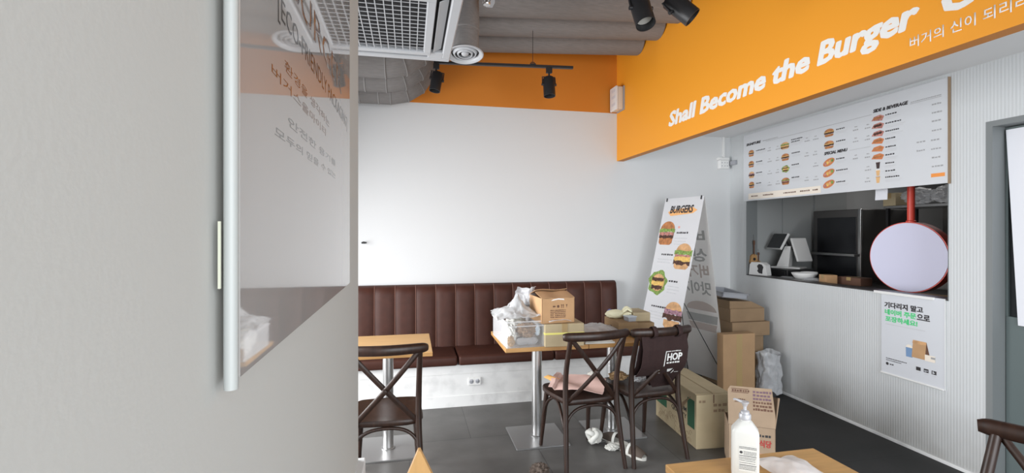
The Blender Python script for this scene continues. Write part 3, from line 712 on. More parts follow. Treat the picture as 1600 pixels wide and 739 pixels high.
def spot(label, loc, d, drop, rad=0.048, L=0.165, rz=0):
    """loc = underside of the track; d = aiming direction"""
    t = thing('track_spotlight', label, 'spotlight', loc, rz, 'black track spotlights')
    bm = BM(); box(bm, (0, 0, -0.022), (0.05, 0.03, 0.045), 0.003); tube(bm, [(0, 0, -0.04), (0, 0, -drop + 0.03)], 0.008, 8); obj('adapter', bm, 'black', t)
    d = Vector(d).normalized(); c = Vector((0, 0, -drop - 0.055)); a = d.cross(Vector((0, 1, 0.01))).normalized(); 
    top = Vector((0, 0, -drop + 0.03))
    bm = BM(); w = rad + 0.006
    tube(bm, [c + a * w - d * 0.02, c + a * w - d * 0.075 + Vector((0, 0, 0.01)), top, c - a * w - d * 0.075 + Vector((0, 0, 0.01)), c - a * w - d * 0.02], 0.0055, 6); obj('yoke', bm, 'black', t)
    bm = BM()
    for s in (-1, 1): lathe(bm, [(0.011, -0.004), (0.011, 0.012), (0, 0.012)], c + a * s * (w - 0.004) - d * 0.02, 12, axis=a * s)
    obj('pivot_knob', bm, 'black', t)
    bm = BM(); lathe(bm, [(0, -L / 2), (rad * 0.8, -L / 2), (rad, -L / 2 + 0.012), (rad, L / 2), (rad - 0.004, L / 2), (rad - 0.006, L / 2 - 0.045), (0, L / 2 - 0.045)], c, 28, axis=d); b = obj('lamp_body', bm, 'black', t, 40)
    bm = BM(); lathe(bm, [(0, 0.004), (rad - 0.009, 0.0), (rad - 0.009, -0.003), (0, -0.003)], c + d * (L / 2 - 0.038), 24, axis=d); obj('lens', bm, 'lens', b)
    return t
spot('black track spotlight at the left, beside the round diffuser', (0.215, 4.014, 2.936), (-0.18, -0.1, -1), 0.095, 0.046, 0.16)
spot('black track spotlight hanging alone before the orange rear wall', (1.155, 3.92, 2.936), (0.02, -0.12, -1), 0.105, 0.05, 0.165)
spot('large black spotlight with its pale lens showing, before the duct ends', (1.165, 2.276, 2.971), (0.06, -0.42, -1), 0.235, 0.05, 0.175)
spot('large black spotlight tilted toward the orange fascia', (1.375, 2.261, 2.971), (0.70, -0.35, -0.75), 0.205, 0.05, 0.165)

t = thing('emergency_light', 'white wall box with rounded face on the orange fascia near the rear corner', 'emergency light', (2.145, 4.64, 2.80), R(-90))
bm = BM(); b2(bm, -0.08, 0.08, -0.078, -0.012, 0, 0.235, 0.014, seg=3); obj('housing', bm, 'cream_plastic', t)
bm = BM(); b2(bm, -0.082, 0.082, -0.088, -0.076, -0.003, 0.238, 0.012, seg=3); obj('front_cover', bm, 'white_plastic', t)
bm = BM(); b2(bm, -0.09, 0.085, -0.013, 0, -0.005, 0.24, 0.002); obj('back_plate', bm, 'grey_plastic', t)
bm = BM()
for z in (0.045, 0.12, 0.185): b2(bm, -0.045, 0.045, -0.0895, -0.0875, z, z + 0.03, 0.001)
obj('vent_panel', bm, 'poster', t)
t = thing('power_socket_box', 'small white surface socket box high in the right rear corner', 'socket box', (3.40, YB, 2.255))
bm = BM(); b2(bm, -0.06, 0.055, -0.05, 0, -0.01, 0.085, 0.005); b2(bm, -0.07, 0.065, -0.04, 0, 0.087, 0.115, 0.003); obj('housing', bm, 'white_plastic', t)
bm = BM()
for x in (-0.035, 0.0, 0.03):
    for z in (0.02, 0.055): lathe(bm, [(0.006, 0), (0.006, 0.001), (0, 0.001)], (x, -0.05, z), 8, axis=(0, -1, 0))
obj('pin_hole', bm, 'grey_plastic', t)
bm = BM(); b2(bm, 0.0, 0.022, -0.02, 0, 0.115, 0.345, 0.002); obj('cable_trunking', bm, 'white_plastic', t)
bm = BM(); b2(bm, 0.065, 0.098, -0.12, 0, 0.03, 0.075, 0.003); obj('side_bracket', bm, 'grey_plastic', t)

# ------------------------------------------------------------------ menu board above the hatch (panel space facing -X; x = 4.5 - Y)
t = thing('menu_board', 'long white menu board with food pictures above the serving hatch', 'menu board', (3.498, 4.50, 1.872), R(-90))
BW, BH = 1.99, 0.70
bm = BM(); b2(bm, 0, BW, -0.020, 0, 0, BH, 0.001); obj('board', bm, 'board', t)
FR = -0.0203
bm = BM(); b2(bm, BW, BW + 0.0035, -0.022, 0, -0.004, BH + 0.002); obj('edge_trim', bm, 'faint_ink', t)

tb = [(0.12, 0.494, 0.082, 3), (0.12, 0.38, 0.082, 3), (0.125, 0.269, 0.082, 4), (0.125, 0.164, 0.08, 3),
      (0.579, 0.493, 0.105, 1), (0.583, 0.384, 0.10, 3), (0.586, 0.271, 0.095, 2), (0.586, 0.156, 0.10, 0),
      (1.069, 0.517, 0.10, 3), (1.069, 0.416, 0.10, 3)]
for x, z, w, k in tb:
    bm = BM(); burger(bm, x, z, w, 0.066, FR, k, FI); obj('burger_print', bm, FOOD, t, 0)
for x, z in ((1.066, 0.267), (1.066, 0.175), (1.066, 0.082)):      # long platters
    bm = BM(); a = 0.35
    flat(bm, [(x + 0.06 * math.cos(q) * math.cos(a) - 0.03 * math.sin(q) * math.sin(a), z + 0.06 * math.cos(q) * math.sin(a) + 0.03 * math.sin(q) * math.cos(a)) for q in [2 * PI * i / 16 for i in range(16)]], FR, FI['shrimp'])
    for i in range(4):
        u = -0.036 + 0.024 * i; flat(bm, ell_poly(x + u * math.cos(a), z + u * math.sin(a), 0.013, 0.014, n=8), FR - 0.0008, FI[('ham', 'cheese', 'bun_pale', 'lettuce')[i]])
    obj('platter_print', bm, FOOD, t, 0)
for i, z in enumerate((0.539, 0.481, 0.422, 0.365, 0.306, 0.247)):
    bm = BM(); x = 1.502; flat(bm, [(x - 0.05, z - 0.012), (x + 0.035, z - 0.024), (x + 0.052, z + 0.008), (x + 0.02, z + 0.024), (x - 0.03, z + 0.016)], FR, FI['ham' if i < 3 else 'shrimp'])
    for k in range(3): flat(bm, ell_poly(x - 0.022 + 0.022 * k, z + 0.002 * k, 0.013, 0.010, n=7), FR - 0.0008, FI['patty' if i in (1, 2) else 'bun'])
    obj('side_dish_print', bm, FOOD, t, 0)
for i, z in enumerate((0.181, 0.126, 0.072)):
    bm = BM(); x = 1.505; flat(bm, [(x - 0.011, z - 0.024), (x + 0.011, z - 0.024), (x + 0.016, z + 0.02), (x - 0.016, z + 0.02)], FR, FI[('cola', 'drink', 'drink')[i]]); bar(bm, x - 0.017, x + 0.017, z + 0.018, z + 0.024, FR - 0.0007, FI[('patty', 'white_plastic', 'bun_pale')[i]])
    obj('drink_print', bm, FOOD, t, 0)
rnd = random.Random(4)
def dashes(bm, x, z, L, h, y, mi=0, jit=True):      # a line too small to read in the photo: short strokes of ink
    u = 0
    while u < L:
        w = h * rnd.uniform(0.8, 1.5)
        if u + w > L + h: break
        bar(bm, x + u, x + u + w, z, z + h * rnd.uniform(0.75, 1.0), y, mi); u += w + h * rnd.uniform(0.25, 0.6)
nm = [(0.191, 0.503, 0.118), (0.191, 0.388, 0.085), (0.191, 0.276, 0.085), (0.191, 0.169, 0.07), (0.656, 0.528, 0.134), (0.656, 0.508, 0.1), (0.661, 0.403, 0.09), (0.661, 0.294, 0.085), (0.661, 0.176, 0.085),
      (1.139, 0.524, 0.08), (1.139, 0.425, 0.085), (1.139, 0.279, 0.07), (1.139, 0.183, 0.10), (1.139, 0.087, 0.09),
      (1.563, 0.545, 0.085), (1.563, 0.482, 0.115), (1.563, 0.423, 0.1), (1.563, 0.366, 0.07), (1.563, 0.305, 0.07), (1.563, 0.246, 0.075), (1.563, 0.184, 0.06), (1.563, 0.126, 0.07), (1.563, 0.08, 0.10)]
for x, z, L in nm:
    bm = BM(); dashes(bm, x, z, L, 0.0105, FR); obj('item_name', bm, 'ink', t, 0)
    bm = BM(); dashes(bm, x, z - 0.018, min(0.15, L * 1.25), 0.005, FR, 0); dashes(bm, x, z - 0.029, min(0.13, L * 1.1), 0.004, FR, 0); obj('item_description', bm, 'light_ink', t, 0)
for x, z in ((0.38, 0.49), (0.489, 0.487), (0.38, 0.382), (0.489, 0.379), (0.38, 0.262), (0.489, 0.262), (0.38, 0.149), (0.489, 0.151), (0.838, 0.5), (0.931, 0.499), (0.838, 0.367), (0.931, 0.365), (0.931, 0.264), (0.838, 0.148), (0.935, 0.145),
             (1.321, 0.499), (1.424, 0.494), (1.321, 0.408), (1.424, 0.405), (1.321, 0.272), (1.424, 0.267), (1.424, 0.167), (1.424, 0.078)):
    bm = BM(); dashes(bm, x - 0.027, z - 0.015, 0.048, 0.010, FR); dashes(bm, x - 0.012, z + 0.012, 0.020, 0.008, FR); obj('price', bm, 'grey_ink', t, 0)
for x, z in ((1.93, 0.543), (1.93, 0.486), (1.93, 0.429), (1.93, 0.366), (1.83, 0.304), (1.925, 0.301), (1.83, 0.244), (1.925, 0.241), (1.93, 0.182), (1.93, 0.122)):
    bm = BM(); dashes(bm, x - 0.04, z - 0.006, 0.06, 0.011, FR); obj('price', bm, 'grey_ink', t, 0)
bm = BM(); bar(bm, 0.327, 1.455, 0.577, 0.580, FR); bar(bm, 1.745, 1.95, 0.583, 0.586, FR); bar(bm, 1.262, 1.443, 0.334, 0.336, FR); dashes(bm, 0.287, 0.588, 0.2, 0.008, FR); dashes(bm, 1.75, 0.592, 0.2, 0.007, FR); obj('rules', bm, 'grey_ink', t, 0)
for b, x, z, w in (('SIGNITURE', 0.047, 0.580, 0.21), ('SPECIAL MENU', 1.021, 0.334, 0.222), ('SIDE & BEVERAGE', 1.467, 0.589, 0.262)):
    text('heading', b, x, z, 0.023, 'ink', t, y=FR, width=w, shear=0.2, bold=0.05)
bm = BM(); bar(bm, 0.077, 0.985, 0.014, 0.076, FR); obj('option_strip', bm, 'beige_ink', t, 0)
bm = BM()
for x, L in ((0.12, 0.1), (0.29, 0.14), (0.56, 0.14), (0.76, 0.1), (0.90, 0.06)): dashes(bm, x, 0.04, L, 0.013, FR - 0.0007)
obj('option_text', bm, 'brown_ink', t, 0)
bm = BM(); bar(bm, 1.885, 1.972, 0.048, 0.073, FR); obj('origin_badge', bm, 'orange_ink', t, 0)

# ------------------------------------------------------------------ poster under the hatch
t = thing('takeaway_poster', 'white poster with green and black Korean lettering below the serving hatch', 'poster', (3.496, 3.0, 0.50), R(-90))
bm = BM(); b2(bm, 0.018, 0.462, -0.004, 0, -0.01, 0.60, 0.001); obj('sheet', bm, 'poster', t, 0)
bm = BM(); b2(bm, -0.03, 0.40, -0.02, -0.004, 0.583, 0.603, 0.002); obj('top_clip', bm, 'white_plastic', t)
bm = BM(); tube(bm, [(0.018, -0.006, -0.008), (0.455, -0.006, -0.008)], 0.007, 8); b2(bm, 0.462, 0.4635, -0.006, 0, -0.01, 0.60); obj('curled_edge', bm, 'white_plastic', t)
text('lettering', '기다리지 말고', 0.046, 0.483, 0.042, 'ink', t, -0.0045, 0.275, bold=0.035)
text('lettering', '네이버 주문', 0.049, 0.432, 0.040, 'green_ink', t, -0.0045, 0.225, bold=0.035)
text('lettering', '으로', 0.282, 0.432, 0.040, 'ink', t, -0.0045, 0.084, bold=0.035)
text('lettering', '포장하세요!', 0.053, 0.381, 0.040, 'green_ink', t, -0.0045, 0.23, bold=0.035)
bm = BM(); dashes(bm, 0.053, 0.358, 0.28, 0.006, -0.0043); obj('small_print', bm, 'light_ink', t, 0)
bm = BM(); flat(bm, [(0.205, 0.155), (0.25, 0.155), (0.25, 0.222), (0.203, 0.222)], -0.0043, 0); flat(bm, ell_poly(0.227, 0.222, 0.023, 0.022, 0, PI), -0.0043, 1)
flat(bm, [(0.245, 0.161), (0.335, 0.161), (0.355, 0.2), (0.345, 0.284), (0.255, 0.284)], -0.005, 2); flat(bm, [(0.335, 0.161), (0.372, 0.168), (0.345, 0.284)], -0.0052, 3); flat(bm, [(0.25, 0.262), (0.344, 0.262), (0.345, 0.284), (0.255, 0.284)], -0.0056, 4)
flat(bm, [(0.335, 0.157), (0.402, 0.157), (0.402, 0.2), (0.335, 0.2)], -0.0057, 5); bar(bm, 0.375, 0.402, 0.178, 0.192, -0.0063, 6)
obj('takeaway_bag_print', bm, [mat('print_blue', (0.18, 0.30, 0.50), 0.6), 'beige_ink', 'card_orange', 'brown_ink', 'bun_pale', 'beige_ink', 'grey_ink'], t, 0)
bm = BM(); dashes(bm, 0.057, 0.103, 0.15, 0.007, -0.0043); dashes(bm, 0.057, 0.09, 0.11, 0.006, -0.0043); flat(bm, ell_poly(0.066, 0.066, 0.011, 0.011, n=10), -0.0043); dashes(bm, 0.085, 0.062, 0.03, 0.009, -0.0043)
obj('footer_print', bm, 'ink', t, 0)
for x in (0.275, 0.327, 0.378):
    bm = BM(); bar(bm, x, x + 0.031, 0.076, 0.101, -0.0043); obj('app_icon', bm, 'ink', t, 0)
    bm = BM(); dashes(bm, x + 0.003, 0.062, 0.024, 0.005, -0.0043); obj('icon_caption', bm, 'light_ink', t, 0)
bm = BM(); bar(bm, 0.331, 0.354, 0.086, 0.090, -0.0052); bar(bm, 0.333, 0.344, 0.080, 0.083, -0.0052); bar(bm, 0.385, 0.391, 0.080, 0.097, -0.0052); bar(bm, 0.391, 0.399, 0.084, 0.09, -0.0052); obj('icon_cutouts', bm, 'poster', t, 0)

# ------------------------------------------------------------------ serving hatch, kitchen
t = thing('kitchen_counter', 'dark kitchen counter running behind the serving hatch', 'counter', (3.98, 3.55, 0))
bm = BM(); b2(bm, -0.355, 0.35, -1.12, 1.13, 1.035, 1.07, 0.003); obj('worktop', bm, 'counter', t, 0)
bm = BM(); b2(bm, -0.355, 0.32, -1.12, 1.13, 0, 1.035); obj('cabinet_base', bm, 'counter', t, 0)
bm = BM(); b2(bm, XR - 0.006, XR + T, OY0 + 0.001, OY1 - 0.001, OZ0, OZ0 + 0.010, 0.002); struct('trim_4', bm, 'counter')
bm = BM(); b2(bm, XR - 0.004, XR + T, OY1 - 0.012, OY1, OZ0, OZ1); b2(bm, XR - 0.004, XR + T, OY0, OY0 + 0.004, OZ0, OZ1); struct('trim_3', bm, 'jamb')
t = thing('round_sign', 'round white sign with a red rim on a red pole in the serving hatch', 'sign', (3.8, 3.031, 1.35), R(-80))
bm = BM(); lathe(bm, [(0, 0), (0.268, 0), (0.268, 0.004), (0, 0.004)], (0, -0.004, 0), 56, axis=(0, -1, 0)); obj('face', bm, 'sign_face', t, 30)
bm = BM(); lathe(bm, [(0.2685, 0.003), (0.275, 0.003), (0.275, -0.09), (0, -0.09), (0, -0.003), (0.2685, -0.003)], (0, 0, 0), 56, axis=(0, -1, 0)); obj('drum_rim', bm, 'red', t, 30)
bm = BM(); lathe(bm, [(0.025, 0.27), (0.025, 1.25)], (0, 0.045, 0), 20); lathe(bm, [(0.033, 0.262), (0.033, 0.285), (0.025, 0.29)], (0, 0.045, 0), 20); obj('pole', bm, 'red', t, 40)
t = thing('hanging_note', 'small blank white paper hanging at the top of the serving hatch', 'paper', (3.63, 3.10, 1.80), R(-90))
bm = BM(); sheet(bm, lambda u, v: Vector((-0.05 + 0.10 * u, 0.004 * math.sin(3 * v), 0.17 * v)), 4, 6, 0.0012); obj('paper', bm, 'sheet', t)
bm = BM(); box(bm, (0, -0.002, 0.165), (0.02, 0.004, 0.02), 0.001); obj('tape', bm, 'tape', t, 0)

# point of sale, on its drawer
bm = BM(); b2(bm, 3.78, 4.12, 4.23, 4.63, 1.0705, 1.16, 0.006); b2(bm, 3.774, 3.782, 4.26, 4.60, 1.085, 1.145, 0.002)
tag(obj('cash_drawer', bm, 'black'), 'black cash drawer under the till on the kitchen counter', 'cash drawer')
t = thing('till_terminal', 'white point of sale terminal with a dark tilted screen behind the hatch', 'till', (3.95, 4.43, 1.1605), R(-62))
bm = BM(); b2(bm, -0.13, 0.16, -0.09, 0.11, 0, 0.018, 0.006); prism(bm, [(-0.085, 0.018), (0.035, 0.018), (0.055, 0.235), (0.0, 0.235)], -0.045, 0.045); obj('stand', bm, 'white_plastic', t)
bm = BM(); box(bm, (-0.075, -0.03, 0.285), (0.26, 0.026, 0.19), 0.006, (R(-28), 0, R(-38))); o = obj('screen_housing', bm, 'white_plastic', t)
bm = BM(); q = Euler((R(-28), 0, R(-38))).to_matrix() @ Vector((0, -0.0135, 0)); box(bm, Vector((-0.075, -0.03, 0.285)) + q, (0.242, 0.004, 0.172), 0.001, (R(-28), 0, R(-38))); obj('screen', bm, 'screen', o, 0)
bm = BM(); tube(bm, [(0.0, 0.0, 0.235), (-0.02, -0.01, 0.28)], 0.03, 12); obj('hinge', bm, 'black', t)
bm = BM(); box(bm, (0.135, 0.02, 0.20), (0.20, 0.024, 0.26), 0.008, (R(-20), 0, R(66))); o = obj('customer_display', bm, 'white_plastic', t)
bm = BM(); tube(bm, [(0.03, 0.0, 0.215), (0.10, 0.03, 0.20)], 0.02, 10); obj('display_arm', bm, 'black', t)
t = thing('tent_box', 'small white tent-shaped box with a dark emblem at the left end of the counter', 'box', (3.568, 4.365, 1.1005), R(-72))
t.scale = (1.0, 0.8, 1.05)
bm = BM(); prism(bm, [(-0.10, 0), (0.10, 0), (0.085, 0.10), (0.045, 0.125), (-0.07, 0.125), (-0.09, 0.1)], -0.045, 0.05); obj('carton', bm, 'white_plastic', t, 20)
bm = BM(); flat(bm, [(0.012, 0.02), (0.05, 0.015), (0.052, 0.05), (0.062, 0.08), (0.045, 0.105), (0.012, 0.11), (-0.008, 0.09), (0.004, 0.06), (-0.006, 0.04)], -0.0455); obj('emblem', bm, 'ink', t, 0)
def guitar(label, loc, rz, k):
    t = thing('miniature_guitar', label, 'ornament', loc, rz)
    bm = BM(); poly = [(0.048 * k * (1 - 0.25 * math.exp(-((math.sin(a) - 0.25) ** 2) * 14)) * math.cos(a), 0.062 * k * math.sin(a) + 0.062 * k) for a in [2 * PI * i / 30 for i in range(30)]]
    prism(bm, poly, -0.012, 0.012); b = obj('guitar_body', bm, 'guitar', t, 30)
    bm = BM(); lathe(bm, [(0.016 * k, 0), (0.016 * k, 0.001), (0, 0.001)], (0, -0.0125, 0.07 * k), 16, axis=(0, -1, 0)); obj('sound_hole', bm, 'dark', b, 0)
    bm = BM(); box(bm, (0, -0.008, 0.17 * k), (0.012, 0.01, 0.12 * k), 0.002); box(bm, (0, -0.008, 0.245 * k), (0.022, 0.01, 0.045 * k), 0.002); obj('neck', bm, 'brown_ink', t)
    bm = BM(); tube(bm, [(0, -0.006, 0.26 * k), (0, 0.0, 0.33 * k)], 0.0012, 5); obj('hanging_cord', bm, 'ink', t)
guitar('larger miniature guitar ornament at the left edge of the serving hatch', (3.565, 4.455, 1.19), 0, 1.0)
guitar('smaller miniature guitar ornament behind the larger one at the hatch edge', (3.618, 4.455, 1.17), 0, 0.6)
def bowl(label, loc, r, h):
    t = thing('serving_bowl', label, 'bowl', loc, 0)
    bm = BM(); lathe(bm, [(0, 0.012), (r * 0.5, 0.012), (r * 0.9, h * 0.8), (r, h), (r + 0.004, h + 0.003), (r + 0.003, h - 0.004), (r * 0.95, h * 0.78), (r * 0.55, 0.0), (r * 0.5, 0), (r * 0.48, 0.006), (0, 0.006)], n=36)
    obj('bowl_body', bm, 'white_plastic', t, 60)
bowl('wide white bowl on the kitchen counter in front of the till', (3.74, 3.97, 1.0705), 0.108, 0.078)
bowl('small white bowl just behind the wide one in front of the till', (3.90, 4.08, 1.0705), 0.07, 0.075)
t = thing('card_reader', 'small flat silver device lying by the white bowls on the counter', 'device', (3.69, 4.13, 1.0705), R(-70))
bm = BM(); box(bm, (0, 0, 0.014), (0.14, 0.09, 0.026), 0.006, (R(4), 0, 0)); obj('casing', bm, 'silver', t)
bm = BM(); box(bm, (0.02, 0, 0.0285), (0.06, 0.06, 0.002), 0.0005, (R(4), 0, 0)); obj('keypad', bm, 'grey_ink', t, 0)
bm = BM(); tube(bm, cr([(0.0, 0, 0.006), (0.1, 0.03, 0.01), (0.16, -0.02, 0.006), (0.24, 0.05, 0.006), (0.36, 0.0, 0.006)]), 0.005, 8)
tag(obj('power_cable', bm, 'black', None, 40, (3.74, 4.40, 1.0705), (0, 0, R(-90))), 'tangled black cable lying between the tent box and the bowls', 'cable')
def small_carton(name, label, loc, s, rz, m, flapm=None, cat='box', group=None):
    t = thing(name, label, cat, loc, rz, group)
    bm = BM(); b2(bm, -s[0] / 2, s[0] / 2, -s[1] / 2, s[1] / 2, 0, s[2], 0.002); obj('carton', bm, m, t, 0)
    bm = BM(); b2(bm, -0.02, 0.02, -s[1] / 2 - 0.0008, s[1] / 2 + 0.0008, s[2] * 0.6, s[2] + 0.0008); obj('tape', bm, flapm or 'tape', t, 0)
    return t
small_carton('kraft_box', 'small tan kraft box beside the bowls on the kitchen counter', (3.76, 3.72, 1.0705), (0.11, 0.10, 0.085), R(-105), 'card_orange')
small_carton('dark_box', 'dark brown box right of the small tan box on the counter', (3.92, 3.60, 1.0705), (0.22, 0.14, 0.07), R(-85), 'brown_ink')
bm = BM(); crumple(bm, (0, 0, 0.02), (0.09, 0.06, 0.03), 3, floor_z=0.0); tag(obj('plastic_wrap', bm, 'bag', None, 45, (3.70, 3.84, 1.0705)), 'crumpled clear wrap lying between the wide bowl and the tan box', 'wrap')
bm = BM(); b2(bm, -0.16, 0.16, -0.09, 0.09, 0, 0.02, 0.004); tag(obj('cutting_board', bm, 'kraft', None, 30, (3.72, 2.72, 1.0705), (0, 0, R(-70))), 'low wooden board on the counter beneath the round sign', 'board')
# fridge, shelves and hood at the back of the kitchen
t = thing('kitchen_fridge', 'dark upright cabinet with a steel edge behind the till', 'cabinet', (4.75, 4.30, 0), R(-90))
bm = BM(); b2(bm, -0.3, 0.3, -0.3, 0.3, 0.1, 1.78, 0.008); b2(bm, -0.28, 0.28, -0.28, 0.28, 0, 0.1); obj('body', bm, 'cabinet_dark', t)
bm = BM(); b2(bm, -0.24, 0.24, -0.306, -0.3, 1.02, 1.70, 0.002); obj('door', bm, 'screen', t)
bm = BM(); b2(bm, 0.275, 0.305, -0.325, -0.305, 0.1, 1.78, 0.003); obj('edge_trim', bm, 'steel', t)
bm = BM(); b2(bm, -0.3, 0.3, -0.40, -0.30, 1.30, 1.325, 0.002); obj('ledge', bm, 'plate', t)
t = thing('storage_shelf', 'dark open shelf high at the back of the kitchen', 'shelf', (4.85, 3.20, 1.78), R(-90))
bm = BM(); b2(bm, -0.75, 0.75, -0.2, 0.2, 0, 0.025, 0.002); obj('shelf_board', bm, 'plate', t)
for x in (-0.72, 0.72):
    bm = BM(); b2(bm, x - 0.012, x + 0.012, 0.16, 0.19, -1.78, 0.6); b2(bm, x - 0.012, x + 0.012, -0.19, -0.16, -1.78, 0.0); obj('upright', bm, 'black', t, 0)
for z in (-0.42, -0.85):
    bm = BM(); b2(bm, -0.75, 0.75, -0.2, 0.2, z, z + 0.02, 0.002); obj('shelf_board', bm, 'kitchen_wall', t)
small_carton('kraft_box', 'pale kraft box at the left end of the high kitchen shelf', (4.78, 3.93, 1.8055), (0.13, 0.16, 0.13), R(-90), 'card_pale')
for i, (y, s_) in enumerate(((3.72, 0.15), (3.45, 0.14))):
    bm = BM(); crumple(bm, (0, 0, 0.09), (0.12, s_, 0.09), 11 + i, floor_z=0); tag(obj('plastic_bag', bm, 'bag', None, 45, (4.8, y, 1.8055)), ('clear plastic bag beside the pale box on the high kitchen shelf', 'second clear plastic bag further right on the high kitchen shelf')[i], 'bag')
small_carton('steel_tray', 'pale metal tray on the middle kitchen shelf', (4.76, 3.62, 1.3805), (0.26, 0.2, 0.07), R(-90), 'grey_plastic', 'steel', 'tray')
small_carton('storage_crate', 'dark crate standing low on the kitchen shelf', (4.82, 3.35, 0.9505), (0.5, 0.3, 0.22), R(-90), 'kitchen_dark', 'black', 'crate')

# ------------------------------------------------------------------ A-frame banner
P1 = Vector((2.57, 4.50, 1.885)); P2 = Vector((2.68, 4.00, 1.885))
Wb = (P2 - P1).length; az = math.atan2(P2.y - P1.y, P2.x - P1.x)
t = thing('burger_banner', 'tall white double-sided standing banner with burger pictures in the corner', 'banner', (P1.x, P1.y, 0), az)
# local: x along the ridge from far to near, -y... front side is to the left of the photo
sg = -1.0      # sign of local y for the front panel
HR = 1.885; FA, FB = 0.48, 0.30; LF = math.hypot(HR, FA); LB = math.hypot(HR, FB)
fa = math.atan2(FA, HR); fb = math.atan2(FB, HR)
front = bpy.data.objects.new('front_panel', None)
bm = BM(); b2(bm, 0, Wb, -0.0015, 0.0, -LF + 0.12, 0); front = obj('front_panel', bm, 'banner', t, 0)
front.location = (0, 0, HR); front.rotation_euler = (-fa, 0, 0)
bm = BM(); b2(bm, 0, Wb, 0.0, 0.0015, -LB + 0.10, 0); back = obj('back_panel', bm, 'banner_back', t, 0)
back.location = (0, 0, HR); back.rotation_euler = (fb, 0, 0)
y0 = -0.0018
for (cx, cz, w, h, k) in ((0.115, -0.36, 0.215, 0.24, 0), (0.385, -0.585, 0.215, 0.25, 1), (0.12, -0.86, 0.25, 0.24, 2), (0.40, -1.145, 0.23, 0.25, 4), (0.085, -1.37, 0.24, 0.25, 5)):
    bm = BM(); burger(bm, cx, cz, w, h, y0, k, FI); obj('burger_print', bm, FOOD, front, 0)
bm = BM(); flat(bm, [(0.075, -0.145), (0.12, -0.12), (0.40, -0.105), (0.46, -0.135), (0.41, -0.165), (0.12, -0.185)], y0); obj('brush_stroke', bm, 'orange_wash', front, 0)
text('heading', 'BURGERS', 0.105, -0.155, 0.072, 'ink', front, y0 - 0.0008, 0.30, shear=0.15, bold=0.03)
for x, z, L in ((0.25, -0.365, 0.14), (0.10, -0.585, 0.16), (0.27, -0.84, 0.11), (0.10, -1.10, 0.20), (0.26, -1.33, 0.15)):
    bm = BM(); dashes(bm, x, z, L, 0.018, y0); obj('item_name', bm, 'ink', front, 0)
for x, z, L in ((0.24, -0.415, 0.16), (0.24, -0.445, 0.15), (0.24, -0.475, 0.12), (0.06, -0.63, 0.19), (0.06, -0.66, 0.18), (0.27, -0.885, 0.14), (0.27, -0.915, 0.15), (0.27, -0.945, 0.13), (0.08, -1.15, 0.2), (0.08, -1.18, 0.2), (0.08, -1.21, 0.17), (0.24, -1.38, 0.2), (0.24, -1.41, 0.2), (0.24, -1.44, 0.16)):
    bm = BM(); dashes(bm, x, z, L, 0.007, y0); obj('item_description', bm, 'light_ink', front, 0)
bm = BM(); dashes(bm, 0.255, -0.312, 0.045, 0.026, y0); obj('new_mark', bm, 'pink_ink', front, 0)
yb = -0.0005
for body, z, m in (('버거', -0.42, 'ghost_ink'), ('상식', -0.60, 'ghost_ink'), ('버거니', -0.76, 'ghost_brown'), ('맛이지', -0.93, 'ghost_ink')):
    text('show_through_lettering', body, Wb - 0.06, z - 0.03, 0.13, m, back, yb, 0.38, mirror=True, bold=0.020)
bm = BM(); flat(bm, ell_poly(0.30, -1.12, 0.19, 0.09, 0, PI), yb); flat(bm, [(0.10, -1.16), (0.5, -1.16), (0.48, -1.24), (0.12, -1.24)], yb, 1); flat(bm, [(0.12, -1.25), (0.48, -1.25), (0.45, -1.32), (0.15, -1.32)], yb, 0); obj('show_through_burger', bm, ['ghost_brown', 'ghost_ink'], back, 0)
bm = BM()
for x in (0.03, Wb - 0.03): tube(bm, [(x, -0.006, HR + 0.004), (x, -0.014, HR - 0.03)], 0.006, 8)
obj('corner_clip', bm, 'black', t)
bm = BM()
tube(bm, [(0.01, 0.006, HR - 0.01), (Wb - 0.01, 0.006, HR - 0.01)], 0.006, 8)
hub = Vector((Wb / 2, -0.05, 0.92))
for q in ((0.02, -FA * 0.9, 0.18), (Wb - 0.02, -FA * 0.9, 0.18), (0.02, 0.27, 0.16), (Wb - 0.02, 0.27, 0.16), (0.02, 0.0, HR - 0.02), (Wb - 0.02, 0.0, HR - 0.02)): tube(bm, [hub, q], 0.004, 8)
for x in (0.02, Wb - 0.02):
    tube(bm, [(x, -FA * 0.9, 0.18), (x, -FA, 0.006)], 0.006, 8); tube(bm, [(x, 0.27, 0.16), (x, FB, 0.006)], 0.006, 8)
obj('frame_rods', bm, 'black', t)
bm = BM(); lathe(bm, [(0, -0.03), (0.028, -0.03), (0.03, 0.03), (0, 0.03)], hub, 16); obj('hub', bm, 'black', t)

# ------------------------------------------------------------------ cartons on the floor
t = thing('cup_carton', 'large pale cardboard carton with two green squares, on the floor beside the bag chair', 'carton', (2.150, 3.395, 0), R(-4))
bm = BM(); L, Wd, Hh = 0.66, 0.265, 0.385; b2(bm, -Wd / 2, Wd / 2, -L / 2, L / 2, 0, Hh, 0.003); obj('carton', bm, 'card_pale', t, 0)
bm = BM(); b2(bm, -0.001, 0.001, -L / 2 + 0.01, L / 2 - 0.01, Hh, Hh + 0.001); b2(bm, -0.0035, 0.0035, -L / 2 - 0.001, -L / 2, Hh - 0.06, Hh); obj('flap_seam', bm, 'brown_ink', t, 0)
side = obj('side_print', BM(), 'ink', t, 0); side.location = (-Wd / 2, L / 2, 0); side.rotation_euler = (0, 0, R(-90))
bpy.data.objects.remove(side)
def side_panel(t, loc, rz):
    o = bpy.data.objects.new('printed_side', None); C.objects.link(o); o.parent = t; o.location = loc; o.rotation_euler = (0, 0, rz); return o
def printed(name, bm, m, t, loc, rz):
    o = obj(name, bm, m, t, 0); o.location = loc; o.rotation_euler = (0, 0, rz); return o
